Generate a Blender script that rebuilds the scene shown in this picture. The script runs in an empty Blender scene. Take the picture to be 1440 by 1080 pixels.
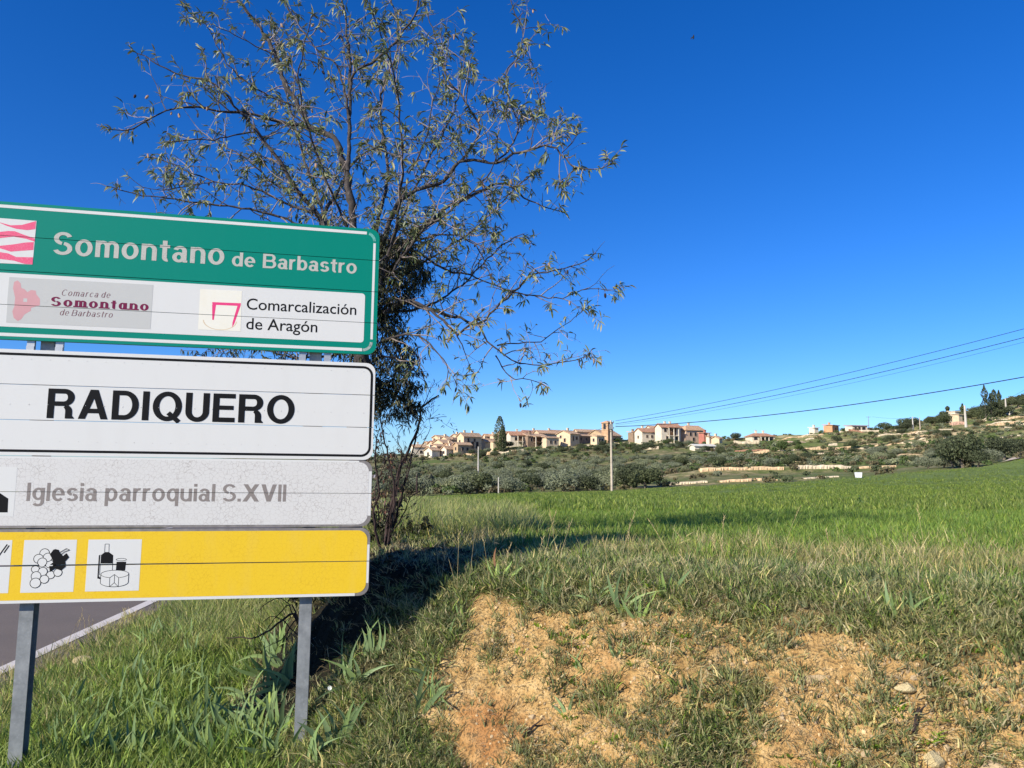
import bpy, bmesh, math, random
import numpy as np
from mathutils import Matrix, Vector
random.seed(7)
rng = np.random.default_rng(11)
R = math.radians
C = bpy.context.scene.collection
sc = bpy.context.scene

# ------------------------------------------------------------------ camera, sky, sun
EYE = 1.5
PITCH = R(6.5)
FOC = 1081.0            # focal length in pixels of the 1440 px wide photograph
cam_d = bpy.data.cameras.new('camera')
cam = bpy.data.objects.new('camera', cam_d)
C.objects.link(cam)
cam.location = (0, 0, EYE)
cam.rotation_euler = (R(90) + PITCH, 0, 0)
cam_d.sensor_width = 36
cam_d.lens = 36 * FOC / 1440
cam_d.clip_start = 0.05
cam_d.clip_end = 9000
sc.camera = cam

SUN_EL, SUN_AZ = R(29.5), R(180 + 47)      # azimuth clockwise from +Y
world = bpy.data.worlds.new('World')
sc.world = world
world.use_nodes = True
wn = world.node_tree
bg = wn.nodes['Background']
sky = wn.nodes.new('ShaderNodeTexSky')
sky.sky_type = 'NISHITA'
sky.sun_disc = False
sky.sun_elevation = SUN_EL
sky.sun_rotation = SUN_AZ
sky.altitude = 600
sky.air_density = 1.0
sky.dust_density = 0.2
sky.ozone_density = 3.0
hsv = wn.nodes.new('ShaderNodeHueSaturation')
hsv.inputs['Saturation'].default_value = 1.36
wn.links.new(sky.outputs[0], hsv.inputs['Color'])
blue = wn.nodes.new('ShaderNodeMix'); blue.data_type = 'RGBA'; blue.blend_type = 'MULTIPLY'
blue.inputs[0].default_value = 1.0
blue.inputs[7].default_value = (.60, .82, 1.24, 1)
wn.links.new(hsv.outputs[0], blue.inputs[6])
wn.links.new(blue.outputs[2], bg.inputs['Color'])
bg.inputs['Strength'].default_value = 0.096

sun_d = bpy.data.lights.new('sun', 'SUN')
sun_d.energy = 5.0
sun_d.angle = R(0.55)
sun_d.color = (1.0, 0.93, 0.80)
sun = bpy.data.objects.new('sun', sun_d)
C.objects.link(sun)
to_sun = Vector((math.sin(SUN_AZ) * math.cos(SUN_EL), math.cos(SUN_AZ) * math.cos(SUN_EL), math.sin(SUN_EL)))
sun.rotation_euler = to_sun.to_track_quat('Z', 'Y').to_euler()
sun.location = (-20, -20, 30)

sc.view_settings.view_transform = 'Standard'
sc.view_settings.look = 'None'
sc.view_settings.exposure = 0.5
sc.view_settings.gamma = 1.0
sc.view_settings.use_curve_mapping = False
sc.cycles.max_bounces = 6
sc.cycles.transparent_max_bounces = 8

# ------------------------------------------------------------------ helpers
def tag(o, label=None, cat=None, group=None, kind=None):
    if label: o['label'] = label
    if cat: o['category'] = cat
    if group: o['group'] = group
    if kind: o['kind'] = kind
    return o

def empty(name, loc, rz=0.0):
    o = bpy.data.objects.new(name, None)
    o.empty_display_size = 0.2
    C.objects.link(o)
    o.location = loc
    o.rotation_euler = (0, 0, rz)
    return o

def mesh_np(name, verts, faces=None, tris=None, quads=None, col=None, smooth=False):
    me = bpy.data.meshes.new(name)
    verts = np.asarray(verts, dtype=np.float32).reshape(-1, 3)
    loops, starts, n = [], [], 0
    if quads is not None and len(quads):
        q = np.asarray(quads, dtype=np.int32).reshape(-1, 4)
        loops.append(q.ravel()); starts.append(np.arange(len(q)) * 4 + n); n += q.size
    if tris is not None and len(tris):
        t = np.asarray(tris, dtype=np.int32).reshape(-1, 3)
        loops.append(t.ravel()); starts.append(np.arange(len(t)) * 3 + n); n += t.size
    if faces is not None:
        for f in faces:
            loops.append(np.array(f, dtype=np.int32)); starts.append(np.array([n])); n += len(f)
    loops = np.concatenate(loops).astype(np.int32)
    starts = np.concatenate(starts).astype(np.int32)
    me.vertices.add(len(verts)); me.vertices.foreach_set('co', verts.ravel())
    me.loops.add(len(loops)); me.loops.foreach_set('vertex_index', loops)
    me.polygons.add(len(starts)); me.polygons.foreach_set('loop_start', starts)
    me.polygons.foreach_set('use_smooth', np.full(len(starts), bool(smooth)))
    if col is not None:
        a = me.color_attributes.new('Col', 'FLOAT_COLOR', 'POINT')
        c4 = np.ones((len(verts), 4), dtype=np.float32); c4[:, :3] = col
        a.data.foreach_set('color', c4.ravel())
    me.update(calc_edges=True)
    me.validate()
    return me

class MB:
    """collects simple shapes into one mesh"""
    def __init__(s): s.v, s.f, s.c = [], [], []
    def add(s, v, f, col=(1, 1, 1)):
        n = len(s.v); s.v += [tuple(p) for p in v]; s.f += [tuple(i + n for i in q) for q in f]
        s.c += [col] * len(v)
    def box(s, x0, x1, y0, y1, z0, z1, col=(1, 1, 1)):
        s.add([(x0, y0, z0), (x1, y0, z0), (x1, y1, z0), (x0, y1, z0), (x0, y0, z1), (x1, y0, z1), (x1, y1, z1), (x0, y1, z1)],
              [(0, 3, 2, 1), (4, 5, 6, 7), (0, 1, 5, 4), (1, 2, 6, 5), (2, 3, 7, 6), (3, 0, 4, 7)], col)
    def tube(s, pts, rad, n=6, col=(1, 1, 1), cap=True):
        pts = [Vector(p) for p in pts]
        if not hasattr(rad, '__len__'): rad = [rad] * len(pts)
        rings, ref = [], None
        for i, p in enumerate(pts):
            d = (pts[min(i + 1, len(pts) - 1)] - pts[max(i - 1, 0)])
            if d.length < 1e-9: d = Vector((0, 0, 1))
            d.normalize()
            if ref is None: ref = Vector((0, 0, 1)) if abs(d.z) < .9 else Vector((1, 0, 0))
            a = d.cross(ref)
            if a.length < 1e-6: a = d.orthogonal()
            a.normalize(); b = a.cross(d); ref = b
            rings.append([p + (a * math.cos(t) + b * math.sin(t)) * rad[i] for t in [k * 2 * math.pi / n for k in range(n)]])
        v = [q for r_ in rings for q in r_]
        f = []
        for i in range(len(pts) - 1):
            for k in range(n):
                f.append((i * n + k, i * n + (k + 1) % n, (i + 1) * n + (k + 1) % n, (i + 1) * n + k))
        if cap:
            f.append(tuple(range(n))); f.append(tuple(reversed([(len(pts) - 1) * n + k for k in range(n)])))
        s.add(v, f, col)
    def poly(s, pts2, y0, y1, col=(1, 1, 1)):
        """prism: outline in x,z extruded along y (front y0)"""
        n = len(pts2)
        v = [(p[0], y0, p[1]) for p in pts2] + [(p[0], y1, p[1]) for p in pts2]
        f = [tuple(range(n)), tuple(reversed(range(n, 2 * n)))]
        f += [(i, i + n, (i + 1) % n + n, (i + 1) % n) for i in range(n)]
        s.add(v, f, col)
    def mesh(s, name, smooth=False):
        me = mesh_np(name, s.v, faces=s.f, col=np.array(s.c, dtype=np.float32), smooth=smooth)
        return me
    def build(s, name, m, parent=None, smooth=False):
        return link(name, s.mesh(name, smooth), m, parent)

def link(name, me, m=None, parent=None):
    o = bpy.data.objects.new(name, me)
    C.objects.link(o)
    if m is not None and not len(me.materials): me.materials.append(m)
    if parent is not None: o.parent = parent
    return o

def fixn(me):
    bm = bmesh.new(); bm.from_mesh(me)
    bmesh.ops.recalc_face_normals(bm, faces=bm.faces)
    bm.to_mesh(me); bm.free(); return me

# ---- noise (numpy value noise)
def vnoise(x, y, seed=0):
    x = np.asarray(x, dtype=np.float64); y = np.asarray(y, dtype=np.float64)
    xi = np.floor(x).astype(np.int64); yi = np.floor(y).astype(np.int64)
    fx = x - xi; fy = y - yi
    fx = fx * fx * (3 - 2 * fx); fy = fy * fy * (3 - 2 * fy)
    def h(a, b):
        n = (a * 374761393 + b * 668265263 + seed * 974711) & 0xffffffff
        n = ((n ^ (n >> 13)) * 1274126177) & 0xffffffff
        return ((n ^ (n >> 16)) & 0xffff) / 65535.0
    return (h(xi, yi) * (1 - fx) + h(xi + 1, yi) * fx) * (1 - fy) + (h(xi, yi + 1) * (1 - fx) + h(xi + 1, yi + 1) * fx) * fy
def fbm(x, y, seed=0, o=4):
    s, a, t = 0, 1.0, 0
    for i in range(o):
        s = s + a * vnoise(x * 2 ** i + 17 * i, y * 2 ** i + 5 * i, seed + i); t += a; a *= .5
    return s / t
def sstep(t):
    t = np.clip(t, 0, 1); return t * t * (3 - 2 * t)

# ---- rays of the photograph's lens, used to measure where things stand
def ray(px, py):
    b = (540 - py) / FOC
    return ((px - 720) / FOC, math.cos(PITCH) - b * math.sin(PITCH), math.sin(PITCH) + b * math.cos(PITCH))
def at(px, py, Y):
    r = ray(px, py); return Vector((r[0] / r[1] * Y, Y, EYE + r[2] / r[1] * Y))
def slope(py): r = ray(720, py); return r[2] / r[1]

# ------------------------------------------------------------------ materials
def mat(name, build):
    m = bpy.data.materials.new(name); m.use_nodes = True
    nt = m.node_tree; p = nt.nodes['Principled BSDF']
    build(nt, p); return m
def N(nt, t, **k):
    n = nt.nodes.new(t)
    for a, b in k.items():
        if a.startswith('i_'): n.inputs[a[2:].replace('_', ' ')].default_value = b
        else: setattr(n, a, b)
    return n
def coords(nt, which='Object'):
    return N(nt, 'ShaderNodeTexCoord').outputs[which]
def noise(nt, vec, scale, detail=4, rough=.6):
    n = N(nt, 'ShaderNodeTexNoise'); n.inputs['Scale'].default_value = scale
    n.inputs['Detail'].default_value = detail; n.inputs['Roughness'].default_value = rough
    if vec is not None: nt.links.new(vec, n.inputs['Vector'])
    return n.outputs['Fac']
def ramp(nt, fac, stops, interp='LINEAR'):
    r = N(nt, 'ShaderNodeValToRGB'); r.color_ramp.interpolation = interp
    e = r.color_ramp.elements
    while len(e) > 1: e.remove(e[-1])
    e[0].position = stops[0][0]; e[0].color = (*stops[0][1], 1)
    for p, c in stops[1:]:
        x = e.new(p); x.color = (*c, 1)
    nt.links.new(fac, r.inputs[0]); return r.outputs[0]
def mix(nt, fac, a, b, mode='MIX'):
    n = N(nt, 'ShaderNodeMix', data_type='RGBA', blend_type=mode)
    for s, v in ((0, fac), (6, a), (7, b)):
        if isinstance(v, (int, float)): n.inputs[s].default_value = v
        elif isinstance(v, tuple): n.inputs[s].default_value = (*v, 1)
        else: nt.links.new(v, n.inputs[s])
    return n.outputs[2]
def bump(nt, p, h, strength=.3, dist=.01):
    b = N(nt, 'ShaderNodeBump'); b.inputs['Strength'].default_value = strength
    b.inputs['Distance'].default_value = dist
    nt.links.new(h, b.inputs['Height']); nt.links.new(b.outputs[0], p.inputs['Normal'])

def plain(name, col, rough=.6, metal=0.0, var=.12, scale=3.0, bmp=0.0):
    def b(nt, p):
        v = coords(nt)
        n = noise(nt, v, scale, 5)
        c = ramp(nt, n, [(.3, tuple(x * (1 - var) for x in col)), (.7, tuple(min(1, x * (1 + var)) for x in col))])
        nt.links.new(c, p.inputs['Base Color'])
        p.inputs['Roughness'].default_value = rough; p.inputs['Metallic'].default_value = metal
        if bmp: bump(nt, p, noise(nt, v, scale * 8, 3), bmp, .01)
    m = mat(name, b); m.node_tree.nodes['Principled BSDF'].inputs['Specular IOR Level'].default_value = .2; return m

def leafmat(name, rough=.6, trans=.3, tint=(1, 1, 1), randv=.25):
    """colour comes from the mesh's own leaf colours, varied a little per plant"""
    def b(nt, p):
        a = N(nt, 'ShaderNodeAttribute', attribute_name='Col')
        oi = N(nt, 'ShaderNodeObjectInfo')
        r = ramp(nt, oi.outputs['Random'], [(0, (1 - randv,) * 3), (.5, (1, 1, .95)), (1, (1 + randv, 1 + randv * .8, 1 - randv * .3))])
        c = mix(nt, 1.0, a.outputs['Color'], r, 'MULTIPLY')
        c = mix(nt, 1.0, c, tint, 'MULTIPLY')
        nt.links.new(c, p.inputs['Base Color'])
        p.inputs['Roughness'].default_value = rough
        p.inputs['Specular IOR Level'].default_value = .35
        t = N(nt, 'ShaderNodeBsdfTranslucent'); nt.links.new(c, t.inputs['Color'])
        ms = N(nt, 'ShaderNodeMixShader'); ms.inputs[0].default_value = trans
        out = nt.nodes['Material Output']
        nt.links.new(p.outputs[0], ms.inputs[1]); nt.links.new(t.outputs[0], ms.inputs[2])
        nt.links.new(ms.outputs[0], out.inputs['Surface'])
    return mat(name, b)

M_grass = leafmat('grass_blades', .5, .38, tint=(1.2, 1.18, 1.08), randv=.36)
M_leaf = leafmat('leaves', .5, .25)
M_crown = leafmat('tree_crowns', .8, .15, randv=.18)
M_straw = leafmat('dry_straw', .6, .25, tint=(1.2, 1.2, 1.15), randv=.1)

def b_soil(nt, p):
    v = coords(nt)
    n1 = noise(nt, v, 1.3, 6, .6); n2 = noise(nt, v, 14, 8, .72); n3 = noise(nt, v, 70, 4, .7); n4 = noise(nt, v, .8, 3)
    c = ramp(nt, n2, [(.30, (.27, .15, .06)), (.42, (.54, .325, .12)), (.56, (.71, .465, .195)), (.75, (.78, .58, .32))])
    red = ramp(nt, n1, [(.56, (0, 0, 0)), (.70, (.75, .75, .75))])
    c = mix(nt, red, c, (.50, .21, .07))
    litter = ramp(nt, n3, [(.5, (0, 0, 0)), (.60, (.85, .85, .85))])
    c = mix(nt, litter, c, (.15, .11, .055))
    a = N(nt, 'ShaderNodeAttribute', attribute_name='Col')   # how much turf grows here
    c = mix(nt, a.outputs['Color'], c, ramp(nt, n2, [(.35, (.055, .055, .022)), (.7, (.20, .165, .075))]))
    h_ = N(nt, 'ShaderNodeAttribute', attribute_name='painted_shade')   # shade behind the sign and under the tree, painted into the soil
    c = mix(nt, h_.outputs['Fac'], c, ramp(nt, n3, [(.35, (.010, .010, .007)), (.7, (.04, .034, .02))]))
    nt.links.new(c, p.inputs['Base Color']); p.inputs['Roughness'].default_value = .95
    p.inputs['Specular IOR Level'].default_value = .1
    ad = N(nt, 'ShaderNodeMath', operation='ADD'); nt.links.new(n2, ad.inputs[0]); nt.links.new(n3, ad.inputs[1])
    bump(nt, p, ad.outputs[0], .9, .03)
M_soil = mat('orange_soil', b_soil)

def b_field(nt, p):
    v = coords(nt)
    n = noise(nt, v, .35, 6, .65); n2 = noise(nt, v, 6, 5, .7)
    c = ramp(nt, n2, [(.3, (.10, .15, .03)), (.7, (.20, .25, .07))])
    c = mix(nt, ramp(nt, n, [(.45, (0, 0, 0)), (.7, (.5, .5, .5))]), c, (.17, .23, .06))
    nt.links.new(c, p.inputs['Base Color']); p.inputs['Roughness'].default_value = .9
    p.inputs['Specular IOR Level'].default_value = .15
    bump(nt, p, n2, 1.0, .15)
M_field = mat('green_crop_ground', b_field)

def b_hill(nt, p):
    v = coords(nt)
    n = noise(nt, v, .05, 6, .65); n2 = noise(nt, v, .6, 6, .7)
    c = ramp(nt, n2, [(.28, (.06, .072, .025)), (.42, (.13, .135, .05)), (.54, (.24, .20, .10)), (.66, (.46, .35, .20))])
    c = mix(nt, ramp(nt, n, [(.42, (0, 0, 0)), (.6, (.8, .8, .8))]), c, (.085, .13, .03))
    g = N(nt, 'ShaderNodeNewGeometry'); s = N(nt, 'ShaderNodeSeparateXYZ'); nt.links.new(g.outputs['True Normal'], s.inputs[0])
    st = ramp(nt, s.outputs[2], [(.80, (1, 1, 1)), (.93, (0, 0, 0))])
    rock = ramp(nt, noise(nt, v, .9, 6, .75), [(.3, (.16, .12, .06)), (.42, (.42, .30, .17)), (.65, (.58, .46, .29))])
    c = mix(nt, st, c, rock)
    nt.links.new(c, p.inputs['Base Color']); p.inputs['Roughness'].default_value = .95
    p.inputs['Specular IOR Level'].default_value = .1
    bump(nt, p, n2, .8, .4)
M_hill = mat('scrub_hillside', b_hill)

def b_asphalt(nt, p):
    v = coords(nt); n = noise(nt, v, 90, 4, .8); n2 = noise(nt, v, 1.2, 5)
    c = ramp(nt, n, [(.3, (.10, .078, .06)), (.7, (.21, .165, .13))])
    c = mix(nt, ramp(nt, n2, [(.4, (0, 0, 0)), (.7, (.6, .6, .6))]), c, (.12, .095, .075))
    nt.links.new(c, p.inputs['Base Color']); p.inputs['Roughness'].default_value = .85
    bump(nt, p, n, .5, .006)
M_asphalt = mat('worn_asphalt', b_asphalt)
def b_line(nt, p):
    v = coords(nt); n = noise(nt, v, 25, 6, .75)
    c = ramp(nt, n, [(.33, (.25, .22, .2)), (.45, (.62, .56, .5))])
    nt.links.new(c, p.inputs['Base Color']); p.inputs['Roughness'].default_value = .8
M_line = mat('worn_white_paint', b_line)

def sheet(name, col, crack=0.0, crackcol=(.35, .33, .31), scale=34, rough=.38, dirt=.12, dcol=(.45, .42, .36)):
    """reflective sign sheeting: faint streaks of dirt, fine crazing where old"""
    def b(nt, p):
        v = coords(nt)
        mp = N(nt, 'ShaderNodeMapping'); mp.inputs['Scale'].default_value = (1, 1, .25); nt.links.new(v, mp.inputs[0])
        n = noise(nt, mp.outputs[0], 9, 5, .65)
        c = mix(nt, ramp(nt, n, [(.5, (0, 0, 0)), (.85, (dirt,) * 3)]), col, dcol)
        sp = noise(nt, v, 210, 2, .5)
        c = mix(nt, ramp(nt, sp, [(.72, (0, 0, 0)), (.76, (.35,) * 3)]), c, (.2, .18, .16))
        if crack:
            d = N(nt, 'ShaderNodeTexNoise'); d.inputs['Scale'].default_value = 60; nt.links.new(v, d.inputs['Vector'])
            ad = N(nt, 'ShaderNodeVectorMath', operation='MULTIPLY_ADD')
            nt.links.new(d.outputs['Color'], ad.inputs[0]); ad.inputs[1].default_value = (.016,) * 3; nt.links.new(v, ad.inputs[2])
            vo = N(nt, 'ShaderNodeTexVoronoi', feature='DISTANCE_TO_EDGE'); vo.inputs['Scale'].default_value = scale
            nt.links.new(ad.outputs[0], vo.inputs['Vector'])
            m = ramp(nt, vo.outputs['Distance'], [(.0, (crack,) * 3), (.055, (0, 0, 0))])
            pat = ramp(nt, noise(nt, v, 5, 3), [(.38, (.35,) * 3), (.6, (1, 1, 1))])
            c = mix(nt, mix(nt, 1.0, m, pat, 'MULTIPLY'), c, crackcol)
        nt.links.new(c, p.inputs['Base Color']); p.inputs['Roughness'].default_value = rough; p.inputs['Specular IOR Level'].default_value = .25
    return mat(name, b)
M_green = sheet('green_sheeting', (.0, .215, .15), dirt=.05, dcol=(.05, .3, .22))
M_white = sheet('white_sheeting', (.675, .67, .635), dirt=.12)
M_gray = sheet('crazed_white_sheeting', (.65, .635, .60), crack=.7, crackcol=(.33, .29, .26), scale=48)
M_yellow = sheet('crazed_yellow_sheeting', (.80, .53, .028), crack=.4, crackcol=(.55, .27, .01), scale=50)
M_black = plain('black_print', (.005, .0055, .007), .8)
M_oldwhite = sheet('faded_white_print', (.50, .49, .43), crack=.8, crackcol=(.28, .24, .22), scale=120)
M_faded = sheet('faded_grey_print', (.24, .21, .19), crack=.55, crackcol=(.42, .37, .35), scale=95)
M_pink = sheet('faded_pink_print', (.78, .11, .21), crack=.35, crackcol=(.85, .45, .5), scale=80)
M_pink2 = plain('pink_print', (.75, .06, .20), .4)
M_palepink = plain('pale_pink_print', (.62, .33, .34), .5)
M_wine = plain('wine_red_print', (.17, .012, .055), .45)
M_winegrey = plain('wine_grey_print', (.20, .10, .11), .5)
M_sticker = sheet('grey_sticker', (.52, .52, .49), dirt=.3, dcol=(.62, .58, .5))
M_cream = sheet('cream_sticker', (.80, .77, .66), dirt=.3, dcol=(.75, .62, .35))
M_tan = plain('tan_stain', (.68, .55, .38), .6)
M_bare = plain('bare_aluminium', (.27, .245, .225), .55, .4, var=.25, scale=30)
M_alu = plain('aluminium_profile', (.55, .55, .54), .45, .7, var=.1, scale=8)
def b_galv(nt, p):
    v = coords(nt); n = noise(nt, v, 14, 6, .7); n2 = noise(nt, v, 60, 3)
    c = ramp(nt, n, [(.3, (.19, .20, .20)), (.5, (.27, .28, .28)), (.7, (.36, .37, .365))])
    c = mix(nt, ramp(nt, n2, [(.62, (0, 0, 0)), (.7, (.4,) * 3)]), c, (.42, .43, .43))
    nt.links.new(c, p.inputs['Base Color']); p.inputs['Roughness'].default_value = .5; p.inputs['Metallic'].default_value = .25
M_galv = mat('galvanised_steel', b_galv)

def b_bark(nt, p):
    v = coords(nt); n = noise(nt, v, 25, 6, .75)
    c = ramp(nt, n, [(.3, (.02, .017, .015)), (.55, (.055, .045, .042)), (.78, (.21, .18, .165))])
    nt.links.new(c, p.inputs['Base Color']); p.inputs['Roughness'].default_value = .9
    bump(nt, p, n, .8, .01)
M_bark = mat('almond_bark', b_bark)
M_twig = plain('twig_bark', (.27, .22, .195), .8, var=.45, scale=6)
M_darktwig = plain('dark_twig_bark', (.045, .03, .028), .85, var=.4, scale=9)
M_pole = plain('weathered_pole', (.48, .40, .31), .8, var=.25, scale=2)
M_polegrey = plain('pale_concrete_pole', (.50, .46, .40), .8, var=.15, scale=2)
M_cable = plain('black_cable', (.02, .02, .025), .6)
M_ceramic = plain('brown_insulator', (.12, .06, .04), .3)
M_rock = plain('pale_limestone', (.42, .31, .18), .9, var=.25, scale=14, bmp=.6)
M_rockp = plain('cream_rock', (.58, .47, .26), .9, var=.2, scale=18, bmp=.8)

# ------------------------------------------------------------------ terrain height
COLS = np.array([-400, 500, 600, 720, 860, 930, 1000, 1100, 1190, 1250, 1300, 1370, 1440, 1600, 2200], float)
TAB = {
 86:  [712, 708, 700, 694, 691, 686, 683, 679, 672, 666, 662, 657, 643, 630, 600],
 94:  [706, 702, 696, 692, 688, 684, 681, 677, 671, 665, 661, 656, 642, 629, 598],
 97:  [704, 700, 695, 690, 686, 682, 675, 672, 668, 664, 659, 654, 641, 628, 597],
 122: [700, 693, 690, 685, 681, 674, 668.5, 667, 665, 661, 652, 647, 635, 622, 592],
 126: [698, 691, 688, 684, 679, 671, 658, 657, 656, 656, 650, 644, 633, 621, 590],
 180: [680, 673, 670, 668, 664, 658, 652, 648, 645, 640, 634, 628, 620, 608, 580],
 240: [660, 656, 656, 650, 646, 643, 643, 640, 636, 628, 620, 614, 606, 592, 560],
 300: [650, 646, 645, 634, 628, 626, 628, 622, 614, 610, 606, 600, 594, 578, 545],
 330: [648, 644, 639, 625, 619, 619, 619, 612, 606, 605, 599, 590, 580, 565, 535],
 480: [660, 658, 650, 640, 635, 635, 635, 625, 613, 602, 590, 574, 551, 517, 490],
 700: [664, 664, 664, 662, 660, 660, 658, 655, 650, 645, 635, 610, 585, 560, 530],
 1500: [662] * 15, 6000: [663] * 15}
DK = np.array(sorted(TAB)); TV = np.array([TAB[d] for d in DK], float)
def slope_v(py):
    b = (540 - py) / FOC
    return (math.sin(PITCH) + b * math.cos(PITCH)) / (math.cos(PITCH) - b * math.sin(PITCH))
def col_at(row, u):
    return np.interp(u, COLS, TV[row])
def zfar(X, Y):
    Y = np.maximum(Y, 1e-3)
    b = 0
    u = 720 + FOC * X / Y * .99
    ly = np.log(np.maximum(Y, 86.0)); lk = np.log(DK)
    i = np.clip(np.searchsorted(lk, ly) - 1, 0, len(DK) - 2)
    t = (ly - lk[i]) / (lk[i + 1] - lk[i])
    rows = np.array([np.interp(u, COLS, TV[r]) for r in range(len(DK))])
    take = lambda k: np.take_along_axis(rows, k[None, ...], axis=0)[0]
    py = take(i) * (1 - t) + take(i + 1) * t
    return EYE + slope_v(py) * Y
def z86(X):
    u = 720 + FOC * X / 86 * .99
    return EYE + slope_v(np.interp(u, COLS, TV[0])) * 86
ROAD_D = np.array([-.159, .987]); ROAD_N = np.array([.987, .159])
def road_s(X, Y): return (X + 4.15) * ROAD_N[0] + (Y - 6.45) * ROAD_N[1]
def plateau(X, Y):
    t = np.clip((Y - 5) / 81, 0, 1)
    return .95 * (1 - t) + t * z86(X)
def outd(X, Y):
    a1 = -((X + .75) * .987 + (Y - 5.0) * .159)
    a2 = (X + .75) * -.454 + (Y - 5.0) * -.891
    return np.where((a1 > 0) & (a2 > 0), np.hypot(a1, a2), np.maximum(a1, a2)), a1, a2
def turf(X, Y):
    """0 bare soil .. 1 closed turf"""
    d, a1, a2 = outd(X, Y)
    n = fbm(X * 2.3, Y * 2.3, 5, 4) * .62 + fbm(X * 9, Y * 9, 9, 3) * .38
    face = np.clip((d + .10) / .5, 0, 1) * np.clip((-.08 + (fbm(X * 3, Y * 3, 45, 2) - .5) * .5 - a1) / .2, 0, 1) * np.clip((a2 + .3) / .4, 0, 1)
    face = face * np.clip((3.3 - X) / .5, 0, 1)
    thr = -.2 + face * .76
    foot = np.clip((d - 1.15) / .4, 0, 1) * face
    return np.clip((n - thr + foot * .06) / .17, 0, 1)
def painted_shade(X, Y):
    """mask of the shade painted round the almond tree; grass is thinned there"""
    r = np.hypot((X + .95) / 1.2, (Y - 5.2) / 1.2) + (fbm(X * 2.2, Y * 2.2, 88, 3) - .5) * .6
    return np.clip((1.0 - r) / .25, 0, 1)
def H(X, Y, fine=True):
    X = np.asarray(X, float); Y = np.asarray(Y, float)
    d, a1, a2 = outd(X, Y)
    P = plateau(X, Y)
    wob = (fbm(X * 1.7, Y * 1.7, 3, 3) - .5) * .35 if fine else 0
    k = sstep(1 - (d + wob * np.clip(d * 2, 0, 1)) / 1.3)
    low = P - .95 + 0.0
    s = road_s(X, Y)
    low = low - .1 * (1 - sstep((s - .4) / .9)) - .05 * np.exp(-((s - 2.2) / .6) ** 2) * np.clip((Y - 4.4) / 1, 0, 1)
    z = low + (P - low) * k
    if fine:
        near = np.clip(1.6 - Y / 12, 0, 1) * np.clip((s - .6) / .5, 0, 1)
        face = np.clip(1 - np.abs(k - .5) * 1.4, 0, 1)
        z = z + near * (fbm(X * 5, Y * 5, 21, 4) - .5) * (.05 + .10 * face) + near * (fbm(X * 26, Y * 26, 31, 2) - .5) * (.016 + .045 * face)
        z = z + np.clip(Y / 30, 0, 1) * (fbm(X * .15, Y * .15, 8, 3) - .5) * .25 * np.clip((86 - Y) / 20, 0, 1)
    far = Y > 86
    if np.any(far):
        zf = zfar(X, Y)
        if fine:
            amp = np.clip((Y - 86) / 80, 0, 1)
            zf = zf + amp * (fbm(X * .05, Y * .05, 14, 4) - .5) * 2.0
            q = 1.7
            wq = zf / q + (fbm(X * .03, Y * .03, 77, 2) - .5) * 1.2
            st = (np.floor(wq) + sstep((wq - np.floor(wq) - .62) / .38)) - wq
            side = np.clip((X / np.maximum(Y, 1) - .28) / .08, 0, 1) * np.clip((Y - 125) / 20, 0, 1) * np.clip((420 - Y) / 60, 0, 1)
            zf = zf + side * st * q * .85
        z = np.where(far, zf, z)
    return z
def hz(x, y): return float(H(np.array([x]), np.array([y]))[0])
def gp(px, py, ymax=400):
    """where the photo's line of sight meets the ground"""
    r = ray(px, py); rx, rz = r[0] / r[1], r[2] / r[1]
    ys = np.exp(np.linspace(math.log(2.0), math.log(ymax), 3000))
    g = EYE + rz * ys - H(rx * ys, ys)
    k = np.where(g < 0)[0]
    i = k[0] if len(k) else len(ys) - 1
    y = ys[i]
    return Vector((rx * y, y, hz(rx * y, y)))

# one ground, polar grid round the camera, cut into named pieces
def build_ground():
    az = np.concatenate([np.linspace(-180, -52, 40)[:-1], np.linspace(-52, 46, 520)[:-1], np.linspace(46, 180, 40)])
    r = np.concatenate([[0.02, .5, 1.0, 1.5], np.exp(np.linspace(math.log(1.9), math.log(16), 330)), np.exp(np.linspace(math.log(16.3), math.log(84), 110)), np.exp(np.linspace(math.log(84.7), math.log(520), 260)), np.exp(np.linspace(math.log(560), math.log(7000), 26))])
    A, RR = np.meshgrid(np.radians(az), r)
    X = RR * np.sin(A); Y = RR * np.cos(A)
    # Y is kept a little in front for the tables behind the camera
    Z = H(X, np.maximum(Y, -6))
    T = turf(X, Y)
    nr, na = X.shape
    idx = np.arange(nr * na).reshape(nr, na)
    q = np.stack([idx[:-1, :-1], idx[:-1, 1:], idx[1:, 1:], idx[1:, :-1]], -1).reshape(-1, 4)
    cx = (X[:-1, :-1] + X[1:, 1:]).ravel() / 2; cy = (Y[:-1, :-1] + Y[1:, 1:]).ravel() / 2
    d, a1, a2 = outd(cx, cy)
    isfar = cy > 86
    isfield = (cy <= 86) & (d < -.9) & (cy > 3.2)
    cls = np.where(isfar, 2, np.where(isfield, 1, 0))
    V = np.stack([X, Y, Z], -1).reshape(-1, 3); Tc = np.repeat(T.reshape(-1, 1), 3, 1)
    for k, (nm, m) in enumerate((('roadside_bank', M_soil), ('crop_field', M_field), ('hillside', M_hill))):
        qq = q[cls == k]; used = np.unique(qq); remap = np.zeros(len(V), int); remap[used] = np.arange(len(used))
        me = mesh_np(nm, V[used], quads=remap[qq], col=Tc[used], smooth=(k != 2))
        if k == 0:
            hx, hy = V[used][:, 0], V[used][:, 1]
            at_ = me.attributes.new('painted_shade', 'FLOAT', 'POINT'); at_.data.foreach_set('value', painted_shade(hx, hy).astype(np.float32))
        tag(link(nm, me, m), kind='structure')
build_ground()

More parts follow.
